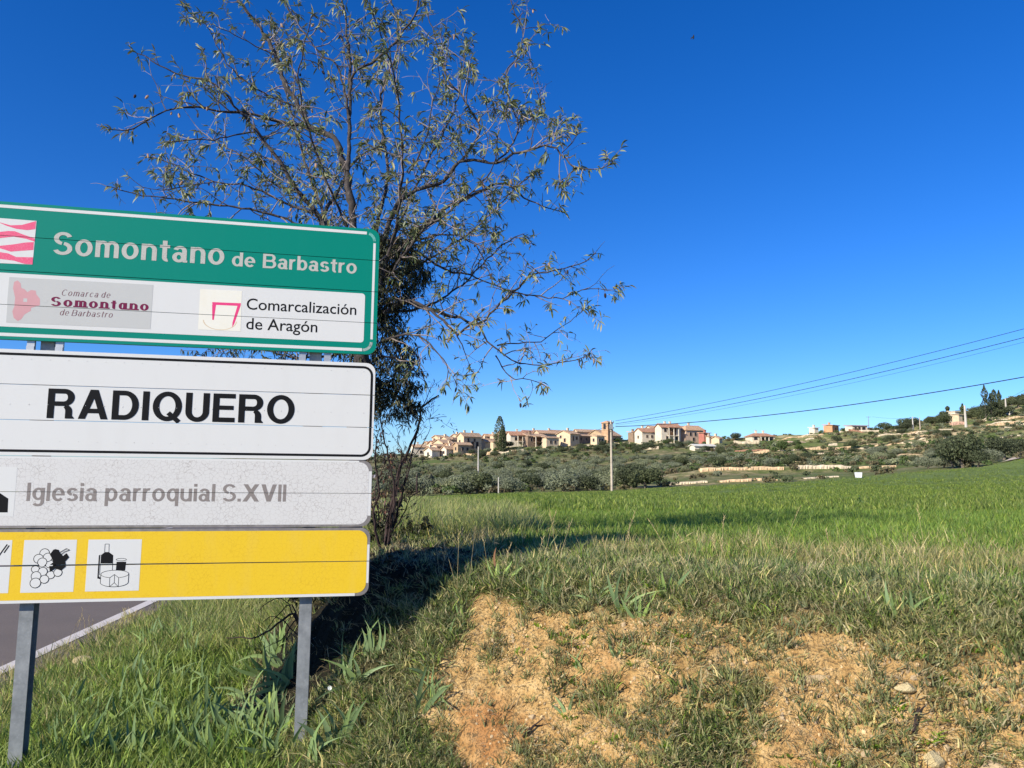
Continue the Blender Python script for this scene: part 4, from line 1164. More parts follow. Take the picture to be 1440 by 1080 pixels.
trunk = MB(); twig = MB(); LV = [[], [], []]; tips = []; ALM = []
rnd = random.Random(5)
def rvec():
    while True:
        v = Vector((rnd.uniform(-1, 1), rnd.uniform(-1, 1), rnd.uniform(-1, 1)))
        if .01 < v.length < 1: return v.normalized()
def gnarl(p, amp):
    return [q + (rvec() * amp if 0 < i < len(p) - 1 else Vector()) for i, q in enumerate(p)]
NTW = 0
def sprout(p, d, L, r, depth):
    """a crooked side shoot"""
    global NTW
    n = max(3, int(L / .055)); q = p.copy(); pts = [q.copy()]; d = d.normalized()
    sag = rnd.uniform(-.02, .14)
    for i in range(n):
        d = (d + rvec() * .33 + Vector((0, 0, sag * (1 - i / n * 1.8)))).normalized()
        q = q + d * (L / n); pts.append(q.copy())
    rad = [max(.0011, r * (1 - .7 * i / n)) for i in range(n + 1)]
    twig.tube(pts, rad, 4 if r > .004 else 3, (1, 1, 1), False); NTW += 1
    if depth > 0:
        for i in range(1, n):
            if rnd.random() < (.7 if depth == 2 else .56):
                sd = (d * .6 + rvec()).normalized()
                sprout(pts[i], sd, L * rnd.uniform(.25, .6), rad[i] * .6, depth - 1)
    if rnd.random() < (.85 if depth < 2 else 1): tips.append((pts[-1], d, L))
    if L > .12:
        for i in range(1, n):
            if rnd.random() < .22: tips.append((pts[i], d, -.1))
            if rnd.random() < .30:      # short spur
                e = pts[i] + rvec() * .022; twig.tube([pts[i], e], [.0018, .0012], 3, (1, 1, 1), False)
    if rnd.random() < .035: ALM.append(pts[rnd.randrange(1, len(pts))])
for li, (pts, r0, r1) in enumerate(LIMB):
    n = len(pts); thick = r0 > .03
    g_ = gnarl(pts, .006 + r0 * .12)
    rad = [(r0 + (r1 - r0) * (i / (n - 1)) ** .8) * (1 + .18 * rnd.uniform(-1, 1)) for i in range(n)]
    trunk.tube(g_, rad, 9 if thick else 6)
    start = int(n * (.45 if li == 1 else .6 if li == 0 else .15)) if li < 2 else int(n * .1)
    i = start + 1
    while i < n:
        rr = rad[min(i, n - 1)]
        t = (g_[min(i + 1, n - 1)] - g_[i - 1]).normalized()
        far_ = i / n
        L = rnd.uniform(.12, .42) * (1.15 - .35 * far_) * (.45 if far_ > .78 else 1)
        out = (rvec() + t * .5 + Vector((0, 0, .12)))
        if not (li == 0): sprout(g_[min(i, n - 1)], out, L, min(.0045, rr * .7) + .0008, 2 if (rnd.random() < .5 and far_ < .8) else 1)
        i += rnd.choice([1, 1, 1, 2])
    tips.append((g_[-1], (g_[-1] - g_[-2]).normalized(), .3))
print('twigs', NTW, 'tips', len(tips))
# leaves: narrow, hanging in tassels at the shoot ends
LC = [(.15, .20, .08), (.20, .25, .10), (.25, .28, .14), (.10, .14, .05), (.34, .34, .15), (.36, .32, .12), (.27, .31, .19)]
lv, lq, lc = [], [], []
def leaf(p, d, L, W, c):
    side = d.cross(rvec()); 
    if side.length < 1e-3: return
    side.normalize(); b = len(lv); q = p.copy(); dd = d.copy()
    for k, w in enumerate((.15, 1.0, .85, .05)):
        for s in (-1, 1):
            lv.append(tuple(q + side * s * W * w / 2)); lc.append([x * (.9 + .1 * k) for x in c])
        dd = (dd + Vector((0, 0, -.33))).normalized(); q = q + dd * L / 3
    for k in range(3): lq.append((b + 2 * k, b + 2 * k + 1, b + 2 * k + 3, b + 2 * k + 2))
def in_bare(p):    # the lower right and the inside of the crown are thinner
    u = 720 + FOC * p.x / p.y; v = (p.z - EYE) / p.y
    return u, v
for p, d, L in tips:
    u, v = in_bare(p)
    edge = min(1, abs(u - 520) / 300)
    dens = 1.0 if v > .30 else .75
    if L < 0:
        if rnd.random() < .42 * dens: 
            for _ in range(rnd.randint(1, 3)): leaf(p, (rvec() + Vector((0, 0, -.5))).normalized(), rnd.uniform(.035, .07), rnd.uniform(.007, .011), rnd.choice(LC))
        continue
    k = rnd.random()
    if L > .29 or k < .16: nl = rnd.randint(8, 14)
    elif k < .62: nl = rnd.randint(3, 7)
    else: nl = rnd.randint(0, 1)
    for _ in range(int(nl * dens)):
        q = p - d * rnd.uniform(0, .07)
        leaf(q, (d * .7 + rvec() * .9 + Vector((0, 0, .1))).normalized(), rnd.uniform(.045, .08), rnd.uniform(.009, .014), rnd.choice(LC))
# the dark ragged mass of dead growth round the trunk
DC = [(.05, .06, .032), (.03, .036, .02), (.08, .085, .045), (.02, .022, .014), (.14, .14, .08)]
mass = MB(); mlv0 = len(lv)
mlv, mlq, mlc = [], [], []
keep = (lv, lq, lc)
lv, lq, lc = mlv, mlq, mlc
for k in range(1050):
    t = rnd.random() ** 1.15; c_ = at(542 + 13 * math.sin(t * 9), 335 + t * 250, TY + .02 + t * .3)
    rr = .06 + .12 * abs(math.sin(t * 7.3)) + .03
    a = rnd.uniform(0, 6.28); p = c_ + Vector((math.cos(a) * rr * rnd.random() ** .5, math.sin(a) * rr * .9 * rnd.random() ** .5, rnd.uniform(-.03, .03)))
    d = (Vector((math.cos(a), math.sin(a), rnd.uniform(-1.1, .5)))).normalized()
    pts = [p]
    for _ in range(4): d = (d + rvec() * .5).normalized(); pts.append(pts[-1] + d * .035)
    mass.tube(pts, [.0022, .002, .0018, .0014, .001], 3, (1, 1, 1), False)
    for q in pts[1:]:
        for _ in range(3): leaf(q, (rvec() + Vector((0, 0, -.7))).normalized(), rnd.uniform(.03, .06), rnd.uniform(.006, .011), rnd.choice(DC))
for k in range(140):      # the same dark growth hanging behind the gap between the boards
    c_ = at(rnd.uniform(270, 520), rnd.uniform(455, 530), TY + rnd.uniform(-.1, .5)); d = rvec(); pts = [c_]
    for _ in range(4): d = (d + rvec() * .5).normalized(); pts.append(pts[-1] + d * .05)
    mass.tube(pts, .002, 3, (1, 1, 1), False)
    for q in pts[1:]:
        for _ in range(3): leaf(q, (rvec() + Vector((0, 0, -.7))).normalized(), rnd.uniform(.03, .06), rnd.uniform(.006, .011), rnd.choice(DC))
lv, lq, lc = keep
tree = empty('almond_tree', gb); tag(tree, 'thinly leaved almond tree with a dark crooked trunk growing behind the road sign', 'tree')
def under(o, root): o.parent = root; o.matrix_parent_inverse = Matrix.Translation(-Vector(root.location)); return o
under(trunk.build('trunk', M_bark, None, True), tree)
o = under(twig.build('twigs', M_twig), tree); o['kind'] = 'stuff'
o = under(link('foliage', mesh_np('foliage', lv, quads=lq, col=np.array(lc)), M_leaf), tree); o['kind'] = 'stuff'
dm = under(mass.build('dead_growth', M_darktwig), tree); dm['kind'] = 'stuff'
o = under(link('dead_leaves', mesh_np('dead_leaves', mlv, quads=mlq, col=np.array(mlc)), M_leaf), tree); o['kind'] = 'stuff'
# almonds, each its own
bm = bmesh.new(); bmesh.ops.create_uvsphere(bm, u_segments=8, v_segments=6, radius=.5)
for v in bm.verts: v.co = Vector((v.co.x * .018 * 1.1, v.co.y * .014, v.co.z * .034 * (1 if v.co.z > 0 else 1.25)))
ame = bpy.data.meshes.new('almond'); bm.to_mesh(ame); bm.free()
M_al = plain('almond_husk', (.34, .22, .14), .8, var=.4, scale=70); M_al2 = plain('black_almond_husk', (.04, .03, .03), .8)
ame.materials.append(M_al); ame2 = ame.copy(); ame2.materials.clear(); ame2.materials.append(M_al2)
spots = [at(a, b, TY - .3) for a, b in [(798, 193), (798, 254), (772, 369), (798, 379), (851, 412), (801, 422), (292, 149), (190, 132), (207, 133), (241, 156), (252, 159), (278, 159), (180, 181), (371, 57), (440, 32)]]
rnd.shuffle(ALM)
for i, p in enumerate(spots + ALM[:60]):
    a = link('almond', ame2 if i % 4 == 3 or i == 4 else ame, None); a.location = p + Vector((0, 0, -.017)) if i < 15 else p + Vector((0, 0, -.02))
    a.rotation_euler = (rnd.uniform(-.5, .5), rnd.uniform(-.5, .5), rnd.uniform(0, 6)); under(a, tree)

# ------------------------------------------------------------------ bare shrubs and low growth by the trunk
def pxx0(px, Y): return (px - 720) / FOC * Y
def shrub(name, label, cat, basepx, Y, stems, m, r0, spr=.5, grp=None, leaves=None):
    b = Vector(at(basepx[0], basepx[1], Y)); b.z = min(b.z, hz(b.x, b.y))
    root = empty(name, b); tag(root, label, cat, grp)
    mb = MB(); rn = random.Random(hash(label) % 999 if False else len(label)); L_ = []
    def rv():
        return Vector((rn.uniform(-1, 1), rn.uniform(-1, 1), rn.uniform(-1, 1))).normalized()
    def br(p, d, L, r, dep):
        n = max(3, int(L / .05)); q = p; pts = [p]; d = d.normalized()
        for i in range(n):
            d = (d + rv() * .22 + Vector((0, 0, .06))).normalized(); q = q + d * L / n; pts.append(q)
        mb.tube(pts, [max(.0012, r * (1 - .7 * i / n)) for i in range(n + 1)], 4, (1, 1, 1), False)
        if dep: 
            for i in range(1, n):
                if rn.random() < spr: br(pts[i], d + rv() * .9, L * rn.uniform(.25, .5), r * .5, dep - 1)
        L_.extend(pts[1:])
    for px, r_, yo in stems:
        pts = bez([b] + [at(a_, b_, Y + yo * k / len(px)) for k, (a_, b_) in enumerate(px, 1)])
        n = len(pts)
        pts = [q + (rv() * .006 if 0 < i < n - 1 else Vector()) for i, q in enumerate(pts)]
        mb.tube(pts, [max(.0022, 1.5 * r_ * (1 - .72 * i / n)) for i in range(n)], 6)
        for i in range(int(n * .15), n):
            if rn.random() < spr * .8:
                d = (pts[min(i + 1, n - 1)] - pts[i - 1]).normalized()
                br(pts[i], d + rv() * .8, rn.uniform(.08, .28), max(.0016, r_ * .3), 1)
        L_.extend(pts[n // 4:])
    under(mb.build('branches', m), root)
    if leaves:
        global lv, lq, lc
        kp = (lv, lq, lc); lv, lq, lc = [], [], []
        cols, num, Ls, Ws = leaves
        for _ in range(num):
            leaf(rn.choice(L_) + rv() * .02, (rv() + Vector((0, 0, -.3))).normalized(), rn.uniform(.6, 1) * Ls, Ws, rn.choice(cols))
        o = under(link('leaves', mesh_np('leaves', lv, quads=lq, col=np.array(lc)), M_leaf), root); o['kind'] = 'stuff'
        lv, lq, lc = kp
    return root
shrub('bare_shrub', 'dark bare branched sapling standing just right of the sign in front of the village', 'shrub', (541, 792), 6.1,
      [([(545, 740), (556, 690), (562, 660), (578, 625), (590, 595), (592, 575), (607, 562), (617, 556)], .013, .2), ([(555, 700), (548, 650), (540, 615), (533, 580), (530, 550)], .008, -.2),
       ([(562, 655), (585, 640), (596, 622), (606, 600)], .005, .1), ([(590, 594), (583, 580), (568, 566), (560, 545), (563, 525)], .006, .2), ([(590, 592), (600, 590), (615, 588), (628, 586)], .004, .1),
       ([(530, 755), (526, 720), (533, 690), (528, 650), (531, 610)], .009, -.3), ([(548, 750), (562, 735), (577, 700), (590, 690), (600, 680)], .005, .1), ([(565, 650), (558, 620), (565, 600), (566, 585)], .004, 0)],
      M_darktwig, .01, .5, leaves=([(.06, .075, .04), (.10, .08, .06), (.14, .13, .07)], 420, .05, .008))
shrub('red_leaved_shrub', 'small shrub with dull reddish leaves behind the right edge of the grey board', 'shrub', (535, 780), 6.9,
      [([(532, 720), (528, 690), (540, 650), (535, 620)], .006, .1), ([(540, 730), (552, 690), (558, 660)], .005, .2), ([(525, 720), (515, 680), (520, 640)], .005, .2), ([(540, 720), (545, 680), (552, 640)], .005, -.1)],
      M_darktwig, .01, .7, leaves=([(.15, .07, .055), (.20, .10, .07), (.07, .05, .04), (.09, .09, .045)], 700, .05, .016))
shrub('shade_filler', 'low dark leafy undergrowth at the foot of the almond tree', 'shrub', (560, 790), 6.4,  # near-black leaves added to deepen the shade at the tree's foot
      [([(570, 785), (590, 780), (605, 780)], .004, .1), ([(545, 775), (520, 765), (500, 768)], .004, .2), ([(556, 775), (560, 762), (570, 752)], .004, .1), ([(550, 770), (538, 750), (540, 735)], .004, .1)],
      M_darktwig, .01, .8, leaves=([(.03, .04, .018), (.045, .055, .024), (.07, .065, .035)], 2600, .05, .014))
for i_, (bx, by, bY, lab) in enumerate([(470, 840, 5.6, 'dark undergrowth left of the almond trunk in the shade of the sign'), (600, 800, 6.6, 'dark undergrowth right of the bare sapling in the shade'), (520, 850, 5.2, 'dark undergrowth in the deepest shade behind the right post')]):  # more dark shrubs added to blacken the shadow behind the sign
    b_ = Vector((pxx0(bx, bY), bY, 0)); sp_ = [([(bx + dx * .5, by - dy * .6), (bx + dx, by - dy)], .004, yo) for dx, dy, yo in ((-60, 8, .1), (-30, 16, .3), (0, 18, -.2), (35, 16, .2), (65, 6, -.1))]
    shrub('shade_filler', lab, 'shrub', (bx, by), bY, sp_, M_darktwig, .01, .8, leaves=([(.03, .04, .018), (.045, .055, .024), (.06, .055, .03)], 1500, .05, .016))
shrub('fallen_branch', 'dead bare branch reaching out low to the left behind the right post', 'branch', (435, 855), 4.75,
      [([(415, 862), (400, 872), (380, 885), (362, 896), (340, 897), (318, 897)], .006, .1), ([(410, 850), (395, 862), (380, 880), (365, 905)], .004, -.1), ([(420, 870), (408, 884), (397, 900), (385, 905)], .004, .0), ([(405, 850), (385, 843), (372, 850), (362, 862)], .003, .1), ([(400, 873), (380, 868), (370, 875)], .003, .1)],
      M_darktwig, .006, .25)

# ------------------------------------------------------------------ far trees
def crown_mesh(name, seed, rx, rz_, n, size, cols, lobes=7, dark=.6, gap=.0):
    r_ = np.random.default_rng(seed)
    L = [(np.array([0, 0, rz_ * .95]), .75)]
    for _ in range(lobes):
        a = r_.uniform(0, 6.28); q = r_.uniform(.3, .62)
        L.append((np.array([math.cos(a) * rx * q, math.sin(a) * rx * q, rz_ * r_.uniform(.55, 1.25)]), r_.uniform(.38, .6)))
    V, Cc, T = [], [], []
    for i in range(n):
        c, s = L[r_.integers(len(L))]
        u = r_.normal(size=3); u /= np.linalg.norm(u); rad = r_.uniform(.55, 1.0) ** .5
        p = c + u * np.array([rx, rx, rz_]) * s * rad
        if p[2] < .05: p[2] = abs(p[2]) + .05
        nrm = u + r_.normal(size=3) * .7; nrm /= np.linalg.norm(nrm)
        t1 = np.cross(nrm, r_.normal(size=3)); t1 /= np.linalg.norm(t1); t2 = np.cross(nrm, t1)
        sz = size * r_.uniform(.6, 1.3)
        b = len(V); col = np.array(cols[r_.integers(len(cols))]) * r_.uniform(.8, 1.2)
        V += [p - t1 * sz * .5, p + t2 * sz * .35, p + t1 * sz * .5, p - t2 * sz * .35]; Cc += [col] * 4; T.append((b, b + 1, b + 2, b + 3))
    return mesh_np(name, np.array(V), quads=T, col=np.array(Cc))
OLV = [(.17, .19, .115), (.20, .22, .14), (.14, .16, .095), (.24, .255, .17)]
OAK = [(.065, .085, .038), (.09, .11, .05), (.045, .06, .028), (.12, .135, .07)]
GRN = [(.07, .11, .03), (.10, .14, .04), (.05, .08, .022)]
OCH = [(.14, .12, .06), (.10, .095, .045), (.19, .15, .09)]
def trunkm(h, r, seed):
    mb = MB(); rr = random.Random(seed)
    top = Vector((rr.uniform(-.2, .2), rr.uniform(-.2, .2), h)); mb.tube([(0, 0, -.5), (0, 0, h * .4), top], [r * 1.3, r, r * .7], 6)
    for _ in range(4):
        a = rr.uniform(0, 6.28); mb.tube([top * .75, top + Vector((math.cos(a) * h * .6, math.sin(a) * h * .6, h * .5))], [r * .6, r * .2], 5)
    return mb.mesh('trunk')
M_oltrunk = plain('olive_bark', (.16, .13, .10), .9, var=.3)
KIND = {}
for nm, cols, sz, nn, rx, rz_, th in (('olive', OLV, .20, 2600, 2.3, 1.3, .45), ('oak', [(.055, .07, .032), (.075, .09, .042), (.04, .052, .025), (.105, .12, .06)], .22, 2600, 2.4, 1.45, .5), ('green', GRN, .28, 1500, 2.1, 1.35, .4), ('scrub', OCH, .25, 800, 1.8, .8, .1)):
    KIND[nm] = []
    for s in range(4):
        cm = crown_mesh('crown', hash((rx, s)) % 1000, rx, rz_, nn, sz, cols, 7); cm.materials.append(M_crown)
        cm.transform(Matrix.Translation((0, 0, th - rz_ * .15)))
        tm = trunkm(th * 1.1, .16, s); tm.materials.append(M_oltrunk); KIND[nm].append((cm, tm))
def far_tree(kind, x, y, s, label, cat, grp, name=None, dz=0, sz=None):
    if y > 230: s *= .62; sz = sz * .60 if sz else None
    cm, tm = random.choice(KIND[kind])
    z = hz(x, y)
    o = empty(name or {'olive': 'olive_tree', 'oak': 'holm_oak', 'green': 'tree', 'scrub': 'bush'}[kind], (x, y, z + dz), random.uniform(0, 6.28))
    o.scale = (s, s, (sz or s) * random.uniform(.85, 1.15)); tag(o, label, cat, grp)
    c = link('crown', cm, None, o); t = link('trunk', tm, None, o)
    return o
def pxx(px, Y): return (px - 720) / FOC * Y * 1.01
cnt = 0
# olive grove below the village
row = 0; Y = 89.5
while Y < 236:
    x = pxx(470, Y) + random.uniform(0, 3)
    while x < pxx(965 + (Y - 90) * .35, Y):
        px = 720 + FOC * x / Y
        if not (px > 905 and Y < 150 and px < 1000 and random.random() < .8):
            if random.random() < .86:
                knd = 'olive' if random.random() < .86 else 'oak'
                far_tree(knd, x + random.uniform(-.9, .9), Y + random.uniform(-1.4, 1.4), random.uniform(.75, 1.05) * (.95 if Y < 93 else .85 if Y < 140 else .78), ('olive tree, ' + ('front row of the grove by the field, ' if Y < 93 else 'second rows behind the field edge, ' if Y < 108 else 'middle rows of the grove, ' if Y < 160 else 'upper rows of the grove near the houses, ') + ('left of the short pale post' if px < 701 else 'left of the wooden pole' if px < 860 else 'right of the wooden pole')) if knd == 'olive' else 'dark dense evergreen standing among the olive trees below the village', 'olive tree' if knd == 'olive' else 'tree', 'olive trees in the grove below the village' if knd == 'olive' else 'dark evergreens in the olive grove'); cnt += 1
        x += random.uniform(4.0, 5.4) * (1 + (Y - 90) / 300)
    Y += 4.9 * (1 + (Y - 90) / 230)

# named trees
def nt(kind, px, Y, s, label, cat='tree', **k): return far_tree(kind, pxx(px, Y), Y, s, label, cat, None, **k)
nt('oak', 672, 91, 1.0, 'dark round holm oak at the field edge left of the small white post')
nt('oak', 905, 92, .95, 'dark holm oak right of the wooden pole at the field edge', sz=.95)
nt('oak', 885, 94, .95, 'holm oak nearest behind the wooden pole at the field edge')
nt('oak', 1344, 92, 1.15, 'large spreading dark oak at the field edge on the right', sz=1.6)
nt('oak', 1330, 94, .8, 'upper part of the dark oak clump at the field edge', sz=1.5)
nt('oak', 1366, 90, .7, 'dark oak at the right end of the clump beside the field')
nt('olive', 1318, 96, .75, 'grey olive left of the large spreading oak')
nt('olive', 1296, 98, .65, 'smaller grey olive two trees left of the large spreading oak')
nt('oak', 1402, 100, 1.0, 'oak with a visible trunk standing beside the track on the right', sz=1.15)
nt('oak', 1425, 104, .85, 'dark oak nearest the right edge beside the track', sz=.9)
nt('olive', 1384, 97, .75, 'pale grey bush between the two dark oaks on the right')
nt('oak', 1102, 128, .55, 'small dark bush on the ochre cut bank')
nt('green', 1094, 262, 1.75, 'bright green broad tree below the hipped roof house', sz=2.3)
nt('green', 1118, 262, 1.1, 'round green bush left of the small pale shed', sz=1.5)
nt('oak', 1010, 238, 1.3, 'dark dense tree below the white low building', sz=1.7)
nt('oak', 1172, 285, 1.5, 'dark tree below the orange walled house', sz=1.9)
nt('oak', 1190, 262, 1.7, 'broad dark tree left of the small pavilion', sz=1.8)
nt('oak', 1244, 262, 1.5, 'dark tree right of the small pavilion', sz=1.7)
nt('oak', 1262, 290, 1.5, 'dark tree on the slope above the pavilion', sz=1.6)
nt('scrub', 1262, 318, 1.6, 'brownish round tree on the skyline right of the white house', sz=2.2)
nt('oak', 1318, 330, 2.0, 'dark tree on the skyline left of the white hillside house', sz=2.6)
nt('oak', 1325, 240, 1.5, 'dark bush below the pink wall on the hillside', sz=1.8)
nt('scrub', 1372, 310, 2.0, 'olive brown tree right of the hillside pole', sz=2.4)
nt('green', 866, 318, 1.2, 'bush growing against the church wall')
nt('oak', 848, 290, 1.6, 'dark tree below the stone church', sz=1.7)
nt('oak', 838, 270, 1.4, 'dark tree left of the wooden pole below the church', sz=1.5)
nt('oak', 1030, 325, 1.8, 'tree clump on the skyline left of the hipped roof house', sz=1.9)
nt('scrub', 1020, 322, 1.3, 'brown bush at the left of the skyline clump', sz=1.8)
nt('oak', 715, 312, 1.7, 'dark tree right of the tall poplar')
def poplar(px, Y, h, r, label, cols, seed, name='poplar'):
    o = empty(name, (pxx(px, Y), Y, hz(pxx(px, Y), Y))); tag(o, label, 'tree')
    r_ = np.random.default_rng(seed); V, T, Cc = [], [], []
    for i in range(1500):
        t = r_.uniform(.03, 1); w = r * (1 - t) ** .55 * (.75 + .35 * math.sin(t * 17 + seed)) if name != 'poplar' else r * math.sin(min(1, t * .86 + .12) * math.pi) ** .6
        a = r_.uniform(0, 6.28); q = w * r_.uniform(.3, 1) ** .5
        p = np.array([math.cos(a) * q, math.sin(a) * q, t * h]); t1 = r_.normal(size=3); t1 /= np.linalg.norm(t1); t2 = np.cross(t1, r_.normal(size=3)); t2 /= np.linalg.norm(t2)
        s = .30; b = len(V); V += [p - t1 * s, p + t2 * s * .5, p + t1 * s, p - t2 * s * .5]; T.append((b, b + 1, b + 2, b + 3)); Cc += [np.array(cols[r_.integers(len(cols))])] * 4
    link('crown', mesh_np('crown', V, quads=T, col=np.array(Cc)), M_crown, o)
    mb = MB(); mb.tube([(0, 0, -.5), (0, 0, h * .8)], [.25, .06], 6); mb.build('trunk', M_oltrunk, o); return o
poplar(703, 305, 14, 2.4, 'tall upright poplar rising above the roofs left of the middle', [(.08, .10, .04), (.11, .13, .06)], 3)
poplar(707, 303, 10, 1.6, 'shorter poplar leaning against the tall one', [(.07, .09, .04), (.10, .12, .05)], 9)
for px, Y, h, r, lab, sd in [(1381, 330, 15, 2.3, 'tallest pointed conifer on the right skyline', 1), (1389, 332, 11.5, 2.8, 'broad conifer right of the tallest one', 2), (1394, 335, 12, 2.3, 'conifer in the middle of the skyline group', 5), (1401, 334, 11.5, 1.6, 'narrow conifer at the right of the skyline group', 7),
                             (1349, 335, 7.5, 1.6, 'small pointed conifer above the pink wall', 8), (1328, 338, 8, 2.2, 'ragged conifer left of the white hillside house', 11)]:
    poplar(px, Y, h, r * 1.35, lab, OAK, sd, 'conifer')
# loose olives, oaks and bushes over the hillside on the right
gN = {'olive': ('olive tree scattered on the terraced hillside', 'olive tree', 'olive trees on the terraced hillside'), 'oak': ('dark round evergreen scattered on the terraced hillside', 'tree', 'dark evergreens on the terraced hillside'), 'scrub': ('brownish bush on the terraced hillside', 'bush', 'bushes on the terraced hillside'), 'green': ('bright green bush on the terraced hillside', 'bush', 'green bushes on the terraced hillside')}
k = 0
while k < 215:
    Y = random.uniform(132, 300) if k < 150 else random.uniform(300, 470)
    px = random.uniform(955, 1475) if k < 150 else random.uniform(1210, 1480)
    if Y < 150 and px < 1250 and random.random() < .6: continue
    if Y > 270 and px < 1100: continue
    if 1000 < px < 1250 and 122 < Y < 131: continue
    kk_ = random.choices(['olive', 'oak', 'scrub', 'green'], [.38, .34, .2, .08])[0]
    l_, c_, g_2 = gN[kk_]; l_ = l_.replace('scattered on the terraced hillside', '').replace('on the terraced hillside', '').strip() + (' high' if Y > 240 else ' low') + ' on the hillside ' + ('under the hipped roof house' if px < 1120 else 'under the flat roofed white house' if px < 1240 else 'right of the flat roofed house' if px < 1340 else 'under the conifers'); far_tree(kk_, pxx(px, Y), Y, random.uniform(.35, .85) * (1.35 if Y > 250 else 1), l_, c_, g_2); k += 1
for k in range(30):
    px, Y = random.uniform(1235, 1450), random.uniform(318, 420)
    far_tree('oak', pxx(px, Y), Y, random.uniform(1.6, 2.9), 'dark evergreen on the right hand skyline ' + ('left of the white hillside house' if px < 1334 else 'around the conifers' if px < 1410 else 'near the right edge'), 'tree', 'dark evergreens on the right hand skyline')
k = 0
while k < 88:
    px, Y = random.uniform(640, 1010), random.uniform(262, 301)
    kk_ = random.choices(['oak', 'green', 'scrub', 'olive'], [.45, .15, .2, .2])[0]
    far_tree(kk_, pxx(px, Y), Y, random.uniform(.8, 1.45), {'oak': 'dark garden tree on the slope just under the village houses', 'green': 'green garden bush on the slope just under the village houses', 'scrub': 'brown bush on the slope just under the village houses', 'olive': 'grey-green tree on the slope just under the village houses'}[kk_], 'bush' if kk_ in ('scrub', 'green') else 'tree', {'oak': 'dark trees', 'green': 'green bushes', 'scrub': 'brown bushes', 'olive': 'grey trees'}[kk_] + ' just under the village'); k += 1
# low scrub cover
cgs = bpy.data.collections.new('scrub_kinds')
for i, cl in enumerate((OCH, OLV, OAK, GRN, OCH)):
    me = crown_mesh('low_scrub', 50 + i, .7, .4, 90, .26, cl, 3); me.materials.append(M_crown); cgs.objects.link(bpy.data.objects.new('low_scrub', me))
def p5(x, y):
    u = x / y
    return (fbm(x * .08, y * .08, 33, 4) > .42) * np.where((y < 131) & (u > .16), .12, 1.0) * np.where((u < .2) & (y < 240), .35, .6)
P = sample(-.22, .72, 88, 480, 9500, p5, True); n = len(P)
scatter('low_scrub', cgs, P, rz(n), rng.uniform(.5, 1.3, n) * (1 + P[:, 1] / 400), 5, 'low scrub and dry tufts covering the slopes below the village', 'scrub', .1)

# ------------------------------------------------------------------ the hill village
def wallm(name, c, v=.14): return plain(name, c, .9, var=v, scale=.8)
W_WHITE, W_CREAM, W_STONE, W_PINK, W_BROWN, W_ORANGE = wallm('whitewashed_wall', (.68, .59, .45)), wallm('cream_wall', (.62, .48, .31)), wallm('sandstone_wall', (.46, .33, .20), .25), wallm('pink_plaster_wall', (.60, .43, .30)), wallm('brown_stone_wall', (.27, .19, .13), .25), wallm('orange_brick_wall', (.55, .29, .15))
def b_tile(nt, p, a, b):
    v = coords(nt); w = N(nt, 'ShaderNodeTexWave'); w.inputs['Scale'].default_value = 1.6; w.inputs['Distortion'].default_value = .6
    nt.links.new(v, w.inputs[0]); n = noise(nt, v, 1.2, 5, .7)
    c = ramp(nt, n, [(.3, a), (.7, b)]); nt.links.new(c, p.inputs['Base Color']); p.inputs['Roughness'].default_value = .9
    bump(nt, p, w.outputs['Fac'], .6, .08)
T_TAN = mat('tan_roof_tiles', lambda nt, p: b_tile(nt, p, (.38, .23, .13), (.64, .44, .27)))
T_RED = mat('red_roof_tiles', lambda nt, p: b_tile(nt, p, (.34, .16, .09), (.54, .30, .18)))
T_ORA = mat('orange_roof_tiles', lambda nt, p: b_tile(nt, p, (.42, .24, .13), (.62, .40, .24)))
M_pane = plain('dark_window_glass', (.03, .03, .035), .15); M_frame = plain('window_frame', (.35, .27, .2), .7)
M_wood = plain('brown_door', (.12, .07, .04), .7)
